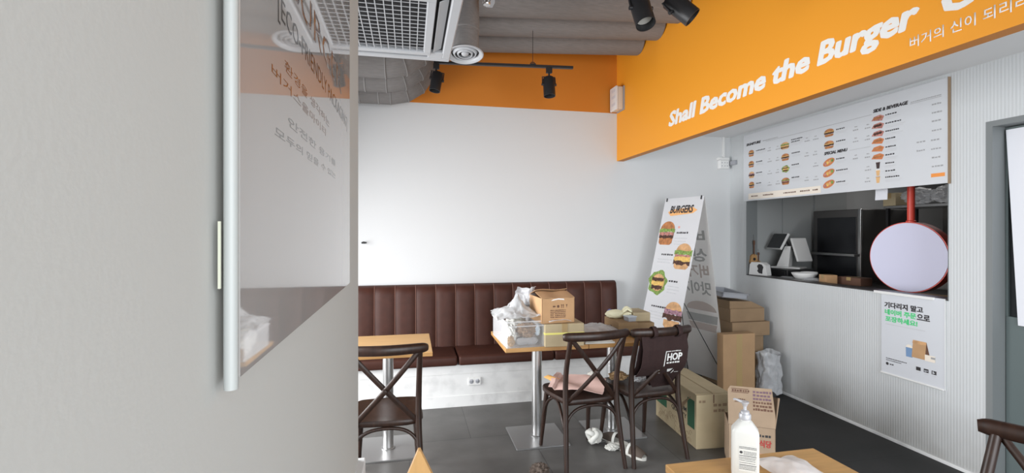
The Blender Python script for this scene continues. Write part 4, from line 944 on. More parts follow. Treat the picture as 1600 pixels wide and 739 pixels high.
lp, lr = (-Wd / 2, L / 2, 0), R(-90)
bm = BM(); bar(bm, 0.02, 0.20, 0.13, 0.30, -0.0006); bar(bm, 0.535, 0.635, 0.13, 0.335, -0.0006); printed('green_square', bm, 'green_print', t, lp, lr)
bm = BM()
for k in range(7): tube(bm, [(0.575 - 0.018 * k, -0.001, 0.345 - 0.012 * k), (0.535 - 0.02 * k, -0.001, 0.31 - 0.022 * k)], 0.004, 4)
for k in range(26):
    x = rnd.uniform(0.05, 0.6); z = rnd.uniform(0.015, 0.11); r_ = rnd.uniform(0.012, 0.026)
    tube(bm, [(x + r_ * math.cos(a), -0.0006, z + r_ * math.sin(a)) for a in [2 * PI * i / 8 for i in range(7)]], 0.0011, 4)
printed('leaf_pattern', bm, 'faint_ink', t, lp, lr)
for b, z in (('PREMIUM', 0.215), ('QUALITY', 0.165)):
    o = text('lettering', b, 0.285, z, 0.032, 'ink', t, -0.0006, 0.235, bold=0.01); o.location = lp; o.rotation_euler = (0, 0, lr)
bm = BM(); dashes(bm, 0.02, 0.33, 0.04, 0.02, -0.0008); dashes(bm, 0.13, 0.30, 0.09, 0.022, -0.0008); dashes(bm, 0.13, 0.26, 0.09, 0.022, -0.0008); printed('end_print', bm, 'faint_ink', t, (-Wd / 2, -L / 2, 0), 0)
bm = BM(); b2(bm, 0.05, 0.075, -0.2, -0.02, Hh + 0.0002, Hh + 0.001); b2(bm, -0.09, -0.06, -0.05, 0.2, Hh + 0.0002, Hh + 0.001); obj('top_print', bm, 'faint_ink', t, 0)
bm = BM(); b2(bm, -0.1315, -0.006, -0.31, 0.31, Hh + 0.0005, Hh + 0.004); b2(bm, 0.006, 0.1315, -0.31, 0.31, Hh + 0.0005, Hh + 0.004); obj('top_flap', bm, 'card_pale', t, 0)

t = thing('open_carton', 'open brown carton with raised flap and red lettering, behind the pump bottle', 'carton', (2.229, 2.832, 0), R(-30))
t.scale = (0.76, 1, 1)
w2, d2, h2 = 0.365, 0.235, 0.285
bm = BM()
b2(bm, -w2 / 2, w2 / 2, -d2 / 2, -d2 / 2 + 0.005, 0, h2); b2(bm, -w2 / 2, w2 / 2, d2 / 2 - 0.005, d2 / 2, 0, h2); b2(bm, -w2 / 2, -w2 / 2 + 0.005, -d2 / 2, d2 / 2, 0, h2); b2(bm, w2 / 2 - 0.005, w2 / 2, -d2 / 2, d2 / 2, 0, h2); b2(bm, -w2 / 2, w2 / 2, -d2 / 2, d2 / 2, 0, 0.005)
obj('carton', bm, 'card_grey', t, 0)
bm = BM(); prism(bm, [(-w2 / 2, 0), (w2 / 2, 0), (w2 / 2 + 0.004, 0.06), (w2 / 2 - 0.02, 0.245), (-w2 / 2 + 0.02, 0.245), (-w2 / 2, 0.22)], 0, 0.005)
fl = obj('front_flap', bm, 'card_grey', t, 0); fl.location = (0, -d2 / 2, h2 + 0.002); fl.rotation_euler = (R(-8), 0, 0)
bm = BM(); bar(bm, -0.155, -0.020, 0.205, 0.209, -0.0008); bar(bm, -0.155, -0.020, 0.228, 0.232, -0.0008); dashes(bm, -0.15, 0.212, 0.125, 0.013, -0.0008); obj('title_print', bm, 'brown_ink', fl, 0)
bm = BM(); dashes(bm, -0.13, 0.160, 0.09, 0.009, -0.0008); dashes(bm, -0.13, 0.145, 0.08, 0.005, -0.0008); obj('line_print', bm, 'brown_ink', fl, 0)
for k in range(6):
    bm = BM(); dashes(bm, 0.015, 0.212 - 0.022 * k, 0.14, 0.015, -0.0008); obj('block_print', bm, 'purple_ink' if k < 3 else 'brown_ink', fl, 0)
bm = BM(); prism(bm, [(-d2 / 2, 0), (d2 / 2, 0), (d2 / 2 - 0.05, 0.15), (-d2 / 2 + 0.01, 0.20)], 0, 0.005, 'yz'); o = obj('side_flap', bm, 'card_grey', t, 0); o.location = (w2 / 2 - 0.005, 0, h2 + 0.001); o.rotation_euler = (0, R(10), 0)
o = text('lettering', '식당', 0.06, 0.16, 0.045, 'red_ink', t, -0.001, 0.09, bold=0.03); o.location = (0, -d2 / 2, 0)
bm = BM(); dashes(bm, 0.05, 0.225, 0.09, 0.016, -0.0008); printed('front_print', bm, 'ink', t, (0, -d2 / 2, 0), 0)
bm = BM(); dashes(bm, 0.04, 0.105, 0.12, 0.016, -0.0008); dashes(bm, 0.04, 0.06, 0.12, 0.022, -0.0008); printed('small_print', bm, 'pink_ink', t, (0, -d2 / 2, 0), 0)

def big_carton(label, x0, x1, ya, yb_, z0, z1, m, seamdir='x', rz=0, group=None):
    t = thing('cardboard_carton', label, 'carton', ((x0 + x1) / 2, (ya + yb_) / 2, z0), rz, group)
    w, d_, h_ = x1 - x0, yb_ - ya, z1 - z0
    bm = BM(); b2(bm, -w / 2, w / 2, -d_ / 2, d_ / 2, 0, h_, 0.003); obj('carton', bm, m, t, 0)
    bm = BM()
    if seamdir == 'x': b2(bm, -w / 2 + 0.004, w / 2 - 0.004, -0.025, 0.025, h_, h_ + 0.0008)
    else: b2(bm, -0.03, 0.03, -d_ / 2 - 0.0008, -d_ / 2, 0.004, h_ - 0.004)
    obj('tape', bm, 'tape', t, 0); return t
big_carton('tall flat cardboard carton standing in front of the corner stack', 2.83, 3.165, 3.935, 4.03, 0, 0.60, 'card', 'z')
big_carton('bottom carton of the stack in the right rear corner', 3.05, 3.40, 4.11, 4.6, 0, 0.535, 'card_dark')
big_carton('middle carton of the stack in the right rear corner', 3.04, 3.455, 4.09, 4.6, 0.5365, 0.672, 'card_dark')
t = big_carton('topmost carton of the stack in the right rear corner', 3.04, 3.42, 4.12, 4.58, 0.6735, 0.80, 'card_dark')
bm = BM(); prism(bm, [(-0.19, 0.0), (0.19, 0.0), (0.05, 0.065), (-0.19, 0.075)], -0.22, 0.22); o = obj('bulging_flap', bm, 'card_dark', t, 0); o.location = (0, 0, 0.1275)
t = thing('grey_tray', 'grey plastic tray tipped on top of the corner carton stack', 'tray', (3.10, 4.30, 0.915), 0, None, (R(4), R(6), 0))
bm = BM()
b2(bm, -0.15, 0.13, -0.18, 0.18, 0, 0.006); b2(bm, -0.15, 0.13, -0.18, -0.165, 0, 0.05, 0.003); b2(bm, -0.15, 0.13, 0.165, 0.18, 0, 0.05, 0.003); b2(bm, -0.15, -0.135, -0.18, 0.18, 0, 0.05, 0.003); b2(bm, 0.115, 0.13, -0.18, 0.18, 0, 0.05, 0.003)
obj('tray_body', bm, 'grey_plastic', t)
bm = BM(); b2(bm, -0.165, 0.145, -0.195, -0.175, 0.042, 0.052, 0.003); b2(bm, -0.165, 0.145, 0.175, 0.195, 0.042, 0.052, 0.003); b2(bm, -0.165, -0.145, -0.195, 0.195, 0.042, 0.052, 0.003); b2(bm, 0.125, 0.145, -0.195, 0.195, 0.042, 0.052, 0.003); obj('rim', bm, 'grey_plastic', t)
def sackf(u, v):
    a = 2 * PI * u; w = min(1, v / 0.06)
    r = (0.105 + 0.012 * math.sin(3 * a + 2) + 0.010 * math.sin(7 * a + 9 * v) * v) * (0.55 + 0.45 * w) * (1.06 - 0.22 * v + 0.12 * max(0, v - 0.8) * 5)
    p = Vector((r * math.cos(a) * 1.05, r * math.sin(a) * 0.9, 0.004 + 0.40 * v + 0.02 * v * math.sin(2 * a)))
    q = Vector((math.cos(a), math.sin(a), v * 2.5)); return p + noise.noise_vector(q * 2.6) * 0.016 * w + noise.noise_vector(q * 6) * 0.007 * w
bm = BM(); sheet(bm, sackf, 60, 34, 0.001); bmesh.ops.remove_doubles(bm, verts=bm.verts[:], dist=0.0002); tag(obj('white_bag', bm, 'bag', None, 60, (3.335, 3.965, 0)), 'crumpled white plastic bag standing on the floor by the corner cartons', 'bag')
bm = BM(); lathe(bm, [(0, 0), (0.05, 0), (0.062, 0.02), (0.062, 0.07), (0.045, 0.09), (0.02, 0.095), (0, 0.095)], n=24); tag(obj('black_pot', bm, 'black', None, 40, (3.20, 3.80, 0)), 'small round black object on the floor before the white bag', 'pot')

# ------------------------------------------------------------------ things on the booth tables
TZ = 0.7505
t = thing('storage_box', 'clear plastic storage box full of wrapped supplies on the left end of the pushed tables', 'storage box', (0.775, 3.46, TZ), R(2))
bw, bd, bh = 0.265, 0.47, 0.175
bm = BM(); th = 0.004
b2(bm, -bw / 2, bw / 2, -bd / 2, -bd / 2 + th, 0, bh); b2(bm, -bw / 2, bw / 2, bd / 2 - th, bd / 2, 0, bh); b2(bm, -bw / 2, -bw / 2 + th, -bd / 2, bd / 2, 0, bh); b2(bm, bw / 2 - th, bw / 2, -bd / 2, bd / 2, 0, bh); b2(bm, -bw / 2, bw / 2, -bd / 2, bd / 2, 0, th)
obj('tub', bm, 'clear_box', t, 0)
bm = BM()
for q in ((-bw / 2 - 0.006, bw / 2 + 0.006, -bd / 2 - 0.006, -bd / 2 + 0.004), (-bw / 2 - 0.006, bw / 2 + 0.006, bd / 2 - 0.004, bd / 2 + 0.006), (-bw / 2 - 0.006, -bw / 2 + 0.004, -bd / 2, bd / 2), (bw / 2 - 0.004, bw / 2 + 0.006, -bd / 2, bd / 2)): b2(bm, *q, bh - 0.03, bh - 0.024, 0.001); b2(bm, *q, bh, bh + 0.008, 0.002)
obj('rim', bm, 'film', t, 0)
def lump(name, label, cat, m, loc, s, seed, amp=0.35, sub=5, rz=0, ang=50, fz=True, group=None):
    bm = BM(); crumple(bm, (0, 0, s[2] * 0.85), s, seed, amp, sub, floor_z=0.0 if fz else None)
    return tag(obj(name, bm, m, None, ang, loc, (0, 0, rz)), label, cat, group)
lump('crumpled_paper', 'crumpled brown paper seen inside the clear storage box', 'paper', 'brown_paper', (0.81, 3.31, TZ + 0.055), (0.085, 0.07, 0.062), 5, 0.5)
lump('paper_bundle', 'pale paper bundle at the left inside the clear storage box', 'paper', 'white_cloth', (0.70, 3.36, TZ + 0.006), (0.045, 0.11, 0.075), 6, 0.25)
lump('paper_bundle', 'large white paper bundle at the back of the clear storage box', 'paper', 'white_cloth', (0.78, 3.55, TZ + 0.006), (0.11, 0.10, 0.085), 16, 0.25)
lump('plastic_packet', 'pale blue plastic packet at the right inside the clear storage box', 'packet', 'ice_blue', (0.878, 3.275, TZ + 0.07), (0.02, 0.03, 0.045), 7, 0.3)
lump('snack_packet', 'brown packet at the lower left inside the clear storage box', 'packet', 'tan', (0.685, 3.255, TZ + 0.006), (0.03, 0.02, 0.04), 8, 0.4)
bm = BM(); tube(bm, cr([(-0.075, 0, 0.03), (-0.06, 0, 0.03), (-0.03, 0, 0.03), (0, 0, 0.032), (0.03, 0, 0.03), (0.06, 0, 0.032), (0.075, 0, 0.03)], 4), [0.012, 0.025, 0.026, 0.022, 0.026, 0.024, 0.012], 14)
tag(obj('plastic_bottle', bm, 'clear_bottle', None, 40, (0.80, 3.26, TZ + 0.0065)), 'crushed clear plastic bottle lying inside the storage box', 'bottle')
# bags over the box
def bag_sheet(fn, nu, nv, seed, amp):
    def g(u, v):
        p = Vector(fn(u, v)); n1 = noise.noise_vector(p * 14 + Vector((seed, 0, 0))); n2 = noise.noise_vector(p * 34 + Vector((0, seed, 0)))
        return p + n1 * amp + n2 * amp * 0.45
    return g
bm = BM(); sheet(bm, bag_sheet(lambda u, v: (-0.16 + 0.30 * u, -0.2 + 0.40 * v, 0.03 + 0.055 * math.sin(PI * u) * math.sin(PI * v) + 0.085 * math.exp(-((u - 0.55) ** 2 + (v - 0.45) ** 2) * 60) - 0.02 * (1 - u)), 34, 34, 3, 0.022), 34, 34, 0.0012)
tag(obj('plastic_bag', bm, 'bag_white', None, 45, (0.755, 3.43, TZ + 0.188)), 'crumpled white plastic bag lying over the top of the clear storage box', 'bag')
bm = BM(); sheet(bm, bag_sheet(lambda u, v: (-0.07 + 0.13 * u + 0.05 * v, 0.05 * math.sin(4 * u + 2 * v), 0.20 * v), 26, 34, 9, 0.022), 26, 34, 0.0012)
tag(obj('plastic_bag', bm, 'bag', None, 45, (0.82, 3.50, TZ + 0.185)), 'tall crinkled clear bag standing between the storage box and the open carton', 'bag')
t = thing('strapped_box', 'pale flat box with a yellow strap, under the open tan carton', 'box', (1.062, 3.36, TZ), R(-2))
bm = BM(); b2(bm, -0.142, 0.142, -0.16, 0.16, 0, 0.158, 0.004); obj('carton', bm, 'card_pale', t, 0)
bm = BM(); b2(bm, -0.1435, 0.1435, -0.1615, 0.1615, 0.085, 0.098, 0.0005); obj('strap', bm, 'yellow_tape', t, 0)
bm = BM(); b2(bm, -0.02, 0.02, -0.1622, -0.16, 0.10, 0.157); b2(bm, -0.02, 0.02, -0.161, 0.161, 0.158, 0.1592); obj('tape', bm, 'tape', t, 0)
t = thing('supply_carton', 'tan carton with printed handling symbols, its top flaps half open', 'carton', (1.005, 3.355, TZ + 0.160), R(5))
cw, cd, ch = 0.245, 0.27, 0.175
bm = BM(); b2(bm, -cw / 2, cw / 2, -cd / 2, -cd / 2 + 0.004, 0, ch); b2(bm, -cw / 2, cw / 2, cd / 2 - 0.004, cd / 2, 0, ch); b2(bm, -cw / 2, -cw / 2 + 0.004, -cd / 2, cd / 2, 0, ch); b2(bm, cw / 2 - 0.004, cw / 2, -cd / 2, cd / 2, 0, ch); b2(bm, -cw / 2, cw / 2, -cd / 2, cd / 2, 0, 0.004); obj('carton', bm, 'card_orange', t, 0)
bm = BM(); sheet(bm, lambda u, v: Vector((-cw / 2 + cw * u, -cd / 2 + cd * 0.52 * v, ch + 0.002 + 0.03 * v + 0.004 * math.sin(9 * u))), 8, 4, 0.003); sheet(bm, lambda u, v: Vector((-cw / 2 + cw * u, cd / 2 - cd * 0.5 * v, ch + 0.002 + 0.045 * v + 0.004 * math.sin(7 * u))), 8, 4, 0.003); obj('top_flap', bm, 'card_orange', t, 20)
lx = -cd / 2 - 0.0004
bm = BM(); flat(bm, [(-0.045, 0.118), (-0.033, 0.126), (-0.033, 0.122), (-0.022, 0.122), (-0.022, 0.114), (-0.033, 0.114), (-0.033, 0.110)], lx); flat(bm, ell_poly(-0.002, 0.118, 0.009, 0.010, n=10), lx)
for x in (0.022, 0.035): bar(bm, x, x + 0.004, 0.106, 0.130, lx); flat(bm, [(x - 0.004, 0.124), (x + 0.002, 0.132), (x + 0.008, 0.124)], lx)
flat(bm, [(0.056, 0.130), (0.068, 0.130), (0.064, 0.118), (0.062, 0.106), (0.060, 0.118)], lx)
for z in (0.088, 0.076, 0.064, 0.052, 0.04):
    dashes(bm, -0.06, z, 0.025, 0.007, lx); dashes(bm, -0.025, z, 0.075, 0.007, lx)
dashes(bm, -0.06, 0.022, 0.115, 0.005, lx); obj('handling_print', bm, 'brown_ink', t, 0)
bm = BM(); flat(bm, [(-0.055, 0.158), (0.0, 0.166), (0.045, 0.161), (0.04, 0.170), (0.0, 0.174), (-0.04, 0.168)], lx - 0.0006); obj('torn_edge', bm, 'white_letter', t, 0)
bm = BM(); sheet(bm, bag_sheet(lambda u, v: (-0.17 + 0.36 * u, -0.13 + 0.30 * v, 0.022 + 0.035 * math.sin(PI * u) * math.sin(PI * v)), 30, 24, 5, 0.016), 30, 24, 0.001)
tag(obj('plastic_film', bm, 'bag', None, 45, (1.395, 3.52, TZ + 0.018)), 'crumpled clear film spread on the table between the tan carton and kraft box', 'film')
bm = BM(); b2(bm, -0.11, 0.11, -0.09, 0.09, 0, 0.012, 0.002); b2(bm, -0.10, 0.10, -0.08, 0.08, 0.0122, 0.018, 0.002)
tag(obj('paper_stack', bm, 'white_cloth', None, 0, (1.335, 3.315, TZ), (0, 0, R(-4))), 'flat white paper stack at the table front beside the strapped box', 'paper')
bm = BM(); sheet(bm, bag_sheet(lambda u, v: (-0.09 + 0.17 * u, -0.05 + 0.12 * v, 0.01 + 0.012 * math.sin(PI * u)), 16, 12, 15, 0.008), 16, 12, 0.001)
tag(obj('plastic_film', bm, 'film', None, 20, (1.03, 3.245, TZ + 0.166)), 'thin strip of clear film at the foot of the tan carton', 'film')
def kraft(label, x0, x1, ya, yb_, z0, z1, rz=0, m='kraft'):
    t = thing('kraft_box', label, 'box', ((x0 + x1) / 2, (ya + yb_) / 2, z0), rz)
    w, d_, h_ = x1 - x0, yb_ - ya, z1 - z0
    bm = BM(); b2(bm, -w / 2, w / 2, -d_ / 2, d_ / 2, 0, h_, 0.002); obj('carton', bm, m, t, 0)
    bm = BM(); b2(bm, -w / 2 - 0.0006, w / 2 + 0.0006, -d_ / 2 - 0.0006, d_ / 2 + 0.0006, h_ * 0.70, h_ * 0.705); b2(bm, -w / 2 - 0.0006, -w / 2, -0.012, 0.012, h_ * 0.35, h_ * 0.55); obj('lid_edge', bm, 'brown_ink', t, 0)
kraft('low kraft box with a grey dish on it, on the right pushed table', 1.585, 1.745, 3.46, 3.77, TZ, TZ + 0.095, R(-3))
kraft('lower kraft box at the right end of the pushed tables', 1.755, 1.905, 3.50, 3.79, TZ, TZ + 0.080, R(-3))
kraft('upper kraft box resting on the right end box, behind the gloves', 1.757, 1.90, 3.56, 3.79, TZ + 0.081, TZ + 0.150, R(-3), 'card_pale')
t = thing('small_dish', 'small grey rectangular dish sitting on the low kraft box', 'dish', (1.705, 3.53, TZ + 0.0955), R(6))
bm = BM(); prism(bm, [(-0.030, 0), (0.030, 0), (0.038, 0.036), (-0.038, 0.036)], -0.035, 0.035); obj('dish_body', bm, 'grey_plastic', t, 0)
bm = BM(); b2(bm, -0.041, 0.041, -0.039, 0.039, 0.034, 0.039, 0.001); obj('rim', bm, 'ice_blue', t, 0)
t = thing('work_gloves', 'pale yellow knitted work gloves lying on the kraft boxes', 'gloves', (1.655, 3.64, TZ + 0.096), R(-6))
bm = BM(); crumple(bm, (-0.02, 0.02, 0.034), (0.085, 0.05, 0.038), 31, 0.15, floor_z=0.0); obj('palm', bm, 'yellow_glove', t, 60)
for k in range(5):
    bm = BM(); q = Vector((0.045, 0.02, 0.05)); e = Vector((0.095 + 0.008 * (k % 2), -0.05 + 0.022 * k, 0.0605 + 0.008 * (k % 3))); tube(bm, cr([q + Vector((0, -0.02 + 0.008 * k, 0)), q.lerp(e, 0.55) + Vector((0, 0, 0.022)), e], 4), [0.011, 0.012, 0.008], 8); obj('finger', bm, 'yellow_glove', t, 60)
for k in range(3):
    bm = BM(); q = Vector((0.04, -0.02, 0.03)); e = Vector((0.06 + 0.015 * k, -0.055, 0.012 + 0.016 * k)); tube(bm, cr([q, q.lerp(e, 0.5) + Vector((0.004, 0, 0.01)), e], 4), [0.011, 0.011, 0.007], 8); obj('finger', bm, 'yellow_glove', t, 60)
lump('folded_packet', 'dark blue and white packet behind the gloves on the kraft box', 'packet', 'blue', (1.625, 3.74, TZ + 0.096), (0.025, 0.02, 0.035), 17, 0.3)
t = thing('black_tray', 'flat black tray at the right table end behind the bag chair', 'tray', (1.80, 3.34, TZ), R(-5))
bm = BM(); b2(bm, -0.15, 0.16, -0.10, 0.10, 0, 0.02, 0.004); obj('tray_body', bm, 'black', t); 
bm = BM(); b2(bm, -0.13, 0.14, -0.08, 0.08, 0.0202, 0.0215); obj('tray_surface', bm, 'screen', t, 0)
bm = BM(); crumple(bm, (0, 0, 0.012), (0.04, 0.03, 0.012), 44, 0.4, 3, floor_z=0.0); tag(obj('foil_scrap', bm, 'bag', None, 45, (1.83, 3.33, TZ + 0.022)), 'shiny clear scrap lying on the flat black tray', 'scrap')

# ------------------------------------------------------------------ things on and under the chairs
SZ = 0.461
bm = BM()
def pinkf(u, v):
    x = -0.20 + 0.36 * u + 0.03 * v; y = -0.14 + 0.30 * v - 0.05 * u
    return (x, y, 0.016 + 0.022 * math.sin(3.2 * v + 2.6 * u) ** 2 + (0.02 if u < 0.1 else 0.0) + 0.03 * max(0, v - 0.6))
sheet(bm, bag_sheet(pinkf, 24, 20, 2, 0.005), 24, 20, 0.002)
tag(obj('pink_paper', bm, 'pink', None, 25, (1.155, 3.19, SZ + 0.004), (0, 0, R(-22))), 'pink wrapping paper crumpled on the middle chair seat', 'paper')
bm = BM(); sheet(bm, bag_sheet(lambda u, v: (-0.035 + 0.07 * u, -0.05 + 0.10 * v, 0.012 + 0.016 * math.sin(3 * u)), 8, 8, 4, 0.008), 8, 8, 0.002)
tag(obj('orange_packet', bm, 'orange_paper', None, 25, (0.985, 3.28, SZ + 0.035), (0, 0, R(20))), 'orange paper packet on the left front corner of the pink-paper chair', 'packet')
lump('tissue_ball', 'white crumpled tissue at the right edge of the pink-paper chair', 'tissue', 'white_cloth', (1.305, 3.31, SZ), (0.045, 0.04, 0.042), 52)
lump('snack_bag', 'tan crumpled snack packet on the left of the bag chair seat', 'packet', 'tan', (1.50, 3.30, SZ), (0.075, 0.06, 0.034), 53, 0.45)
lump('plastic_wrap', 'clear crumpled wrap on the bag chair seat in front of the maroon bag', 'wrap', 'bag', (1.64, 3.24, SZ), (0.065, 0.055, 0.05), 54, 0.4)
# maroon bag hung over the back of chair C
t = thing('tote_bag', 'maroon canvas bag with white HOP lettering hung on the right chair back', 'bag', (1.613, 3.20, 0), R(7))
def bag_y(x, z):          # the camera-side layer hangs just inside the cross braces
    q = [(0.44, -0.12), (0.50, -0.15), (0.56, -0.205), (0.62, -0.262), (0.66, -0.292), (0.70, -0.306), (0.78, -0.316), (0.88, -0.292)]
    for (z0, y0_), (z1, y1_) in zip(q[:-1], q[1:]):
        if z <= z1: break
    y = y0_ + (y1_ - y0_) * (z - z0) / (z1 - z0)
    return y - 0.012 * (1 - (x / 0.2) ** 2) * max(0, (z - 0.70) / 0.18) + 0.002 * math.sin(46 * x + 6 * z)
def bag_loop(u, v):
    x = -0.176 + 0.352 * u; zb = 0.585 - 0.115 * min(1, max(0, (u - 0.30) / 0.25)); zt = 0.876
    if v <= 0.5:
        z = zb + (zt - zb) * v * 2; return Vector((x, bag_y(x, z), z))
    z = zt - (zt - zb) * (v - 0.5) * 2; return Vector((x, bag_y(x, z) + 0.012 + 0.05 * math.sin(PI * (v - 0.5) * 2 * 0.8), z))
bm = BM(); sheet(bm, bag_loop, 36, 50, 0.003); obj('canvas', bm, 'tote', t, 50)
for x in (-0.10, 0.09):
    bm = BM(); tube(bm, cr([(x, -0.285, 0.845), (x, -0.338, 0.868), (x, -0.352, 0.895), (x, -0.325, 0.932), (x, -0.285, 0.915), (x, -0.272, 0.87)], 4), 0.012, 8, up=(1, 0, 0), ell=(1.3, 0.25)); obj('strap', bm, 'tote', t, 60)
def on_bag(o):
    for vtx in o.data.vertices: vtx.co.y = bag_y(vtx.co.x, vtx.co.z) - 0.0045 + vtx.co.y
    return o
on_bag(text('lettering', 'HOP', 0.010, 0.700, 0.048, 'white_letter', t, 0.0, 0.115, bold=0.03))
bm = BM(); bar(bm, -0.012, -0.006, 0.735, 0.840, 0.0); bar(bm, -0.012, 0.03, 0.835, 0.840, 0.0); dashes(bm, 0.035, 0.834, 0.075, 0.007, 0.0); dashes(bm, 0.005, 0.752, 0.09, 0.013, 0.0); bar(bm, -0.03, -0.026, 0.675, 0.705, 0.0); bar(bm, -0.03, -0.008, 0.675, 0.679, 0.0)
flat(bm, [(0.03, 0.708), (0.08, 0.708), (0.065, 0.683), (0.045, 0.683)], 0.0); bar(bm, 0.11, 0.14, 0.672, 0.676, 0.0); flat(bm, ell_poly(0.087, 0.68, 0.012, 0.016, -1.5, 1.2, 8), 0.0)
for v in bm.verts: v.co.x += 0.005; v.co.z -= 0.075
on_bag(obj('printed_marks', bm, 'white_letter', t, 0))
# litter on the floor between the chairs
bm = BM()
for k in range(5):
    a = k * 1.3; tube(bm, cr([(0.02 * math.cos(a), 0.02 * math.sin(a), 0.025), (0.05 * math.cos(a + 0.4), 0.03 * math.sin(a + 0.4), 0.05 + 0.02 * (k % 3)), (0.03 * math.cos(a + 1.2), 0.04 * math.sin(a + 1.2), 0.09), (0.0, 0.0, 0.04 + 0.015 * k), (0.04 * math.cos(a + 2.2), 0.03 * math.sin(a + 2.2), 0.022)], 5), 0.019, 8)
tag(obj('white_rag', bm, 'white_cloth', None, 60, (1.315, 3.305, 0)), 'bundled white rag on the floor beneath the pink-paper chair', 'rag')
lump('crumpled_tissue', 'flat white crumpled tissue on the floor nearest the slippers', 'tissue', 'white_cloth', (1.41, 3.20, 0), (0.055, 0.04, 0.022), 61, 0.35)
def slipper(label, loc, rz):
    t = thing('house_slipper', label, 'slipper', loc, rz, 'slippers under the chairs')
    pl = [(0.045 * math.cos(a) * (1.0 if math.sin(a) > 0 else 0.82), 0.115 * math.sin(a)) for a in [2 * PI * i / 24 for i in range(24)]]
    bm = BM(); prism(bm, pl, 0, 0.022, 'xy'); obj('sole', bm, 'rubber_w', t, 30)
    bm = BM(); sheet(bm, lambda u, v: Vector(((0.046 - 0.012 * v * v) * -math.cos(PI * u), -0.01 + 0.115 * v, 0.02 + (0.055 - 0.035 * v * v) * math.sin(PI * u))), 14, 8, 0.004); obj('upper', bm, 'brown_cloth', t, 60)
    bm = BM(); sheet(bm, lambda u, v: Vector(((0.049) * -math.cos(PI * u), -0.018 + 0.02 * v, 0.02 + 0.058 * math.sin(PI * u))), 14, 2, 0.004); obj('collar', bm, 'white_cloth', t, 60)
    return t
slipper('brown slipper on the floor under the middle chair, nearer the table', (1.475, 3.30, 0), R(35))
slipper('brown slipper on the floor by the bag chair leg, nearer the camera', (1.515, 3.10, 0), R(205))
lump('dark_cloth', 'dark crumpled cloth on the floor at the bottom edge of the photo', 'cloth', 'brown_cloth', (0.80, 2.93, 0), (0.07, 0.06, 0.05), 63, 0.4, ang=50)

# ------------------------------------------------------------------ near table things
t = thing('pump_bottle', 'white pump bottle of hand sanitiser on the nearest wooden table', 'bottle', (1.076, 1.385, TZ), R(-34))
t.scale = (0.94, 0.94, 0.885)
def rr(w, d_, r, n=5):
    out = []
    for cx, cy, a0 in ((w - r, d_ - r, 0), (-w + r, d_ - r, PI / 2), (-w + r, -d_ + r, PI), (w - r, -d_ + r, 1.5 * PI)):
        for i in range(n + 1): a = a0 + PI / 2 * i / n; out.append((cx + r * math.cos(a), cy + r * math.sin(a)))
    return out
bm = BM(); rings = []
for (w, d_, r, z) in ((0.040, 0.027, 0.012, 0.0), (0.0435, 0.030, 0.013, 0.004), (0.0435, 0.030, 0.013, 0.165), (0.042, 0.0295, 0.013, 0.172), (0.022, 0.021, 0.014, 0.203), (0.017, 0.017, 0.016, 0.207), (0.016, 0.016, 0.0155, 0.212)):
    rings.append([bm.verts.new((x, y, z)) for x, y in rr(w, d_, r)])
for a, b in zip(rings[:-1], rings[1:]):
    for i in range(len(a)): bm.faces.new((a[i], a[(i + 1) % len(a)], b[(i + 1) % len(a)], b[i]))
bm.faces.new(rings[0][::-1]); bm.faces.new(rings[-1]); obj('bottle_body', bm, 'bottle', t, 40)
bm = BM(); b2(bm, -0.022, 0.035, -0.0307, -0.0302, 0.03, 0.125); lb = obj('label', bm, 'bottle', t, 0)
bm = BM()
bar(bm, -0.02, 0.033, 0.085, 0.087, -0.0307); bar(bm, -0.02, 0.033, 0.052, 0.054, -0.0307); flat(bm, ell_poly(-0.014, 0.098, 0.005, 0.005, n=10), -0.0307)
for z in (0.117, 0.112): dashes(bm, -0.02, z, 0.052, 0.0022, -0.0307)
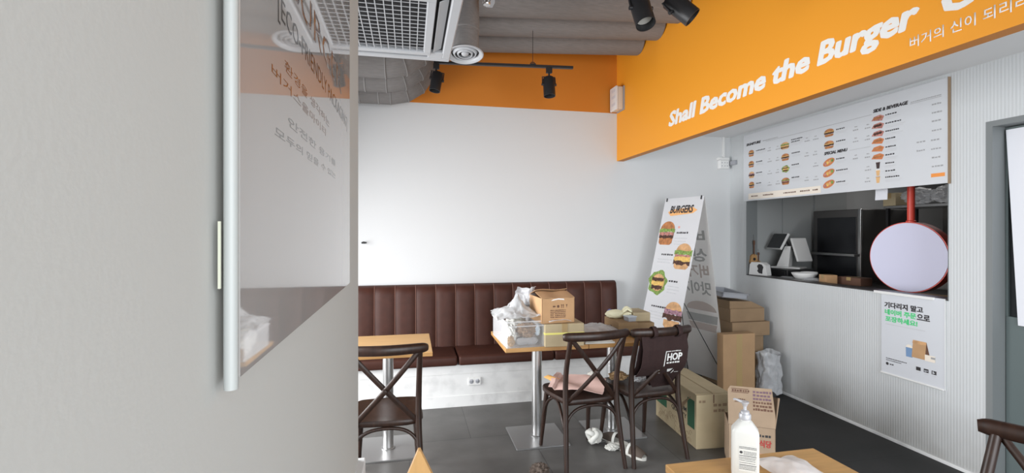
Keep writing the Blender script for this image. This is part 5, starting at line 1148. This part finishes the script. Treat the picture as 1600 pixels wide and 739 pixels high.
for z in (0.101, 0.096, 0.091): dashes(bm, -0.006, z, 0.038, 0.0018, -0.0307)
for z in (0.079, 0.074, 0.068, 0.060): dashes(bm, -0.02, z, 0.05, 0.0018, -0.0307)
for z in (0.047, 0.042, 0.037): dashes(bm, -0.02, z, 0.05, 0.0018, -0.0307)
obj('label_print', bm, 'ink', lb, 0)
bm = BM(); lathe(bm, [(0, 0.210), (0.019, 0.210), (0.0195, 0.214), (0.0195, 0.226), (0.0175, 0.230), (0.0145, 0.231), (0.014, 0.239), (0.008, 0.243), (0.0055, 0.244), (0.005, 0.262), (0, 0.262)], n=28)
obj('pump_collar', bm, 'silver', t, 40)
bm = BM(); lathe(bm, [(0, 0.258), (0.0075, 0.258), (0.009, 0.264), (0.013, 0.270), (0.013, 0.274), (0.006, 0.276), (0, 0.276)], n=20); tube(bm, cr([(0.004, 0, 0.270), (-0.012, 0, 0.273), (-0.03, 0, 0.279), (-0.037, 0, 0.277)], 4), [0.0075, 0.006, 0.0042, 0.0035], 10); obj('pump_head', bm, 'silver', t, 50)
bm = BM(); sheet(bm, bag_sheet(lambda u, v: (-0.08 + 0.16 * u, -0.07 + 0.13 * v, 0.010 + 0.022 * math.sin(PI * u) * math.sin(PI * v)), 26, 24, 6, 0.011), 26, 24, 0.0008)
tag(obj('plastic_wrapper', bm, 'film', None, 45, (1.235, 1.385, TZ + 0.006)), 'crumpled clear plastic wrapper beside the pump bottle', 'wrapper')
t = thing('pointed_board', 'pale wooden pointed board whose tip shows at the bottom edge', 'wooden board', (0.035, 1.80, 0), R(-2))
bm = BM(); prism(bm, [(-0.17, 0), (0.19, 0), (0.19, 0.36), (0.004, 0.757), (-0.004, 0.757), (-0.17, 0.38)], -0.03, 0.0); obj('board_face', bm, 'pine', t, 0)
bm = BM(); prism(bm, [(-0.15, 0), (-0.10, 0), (-0.098, 0.03), (0.12, 0.03), (0.122, 0), (0.17, 0), (0.15, 0.05), (-0.13, 0.05)], 0.001, 0.10); obj('foot', bm, 'pine', t, 0)
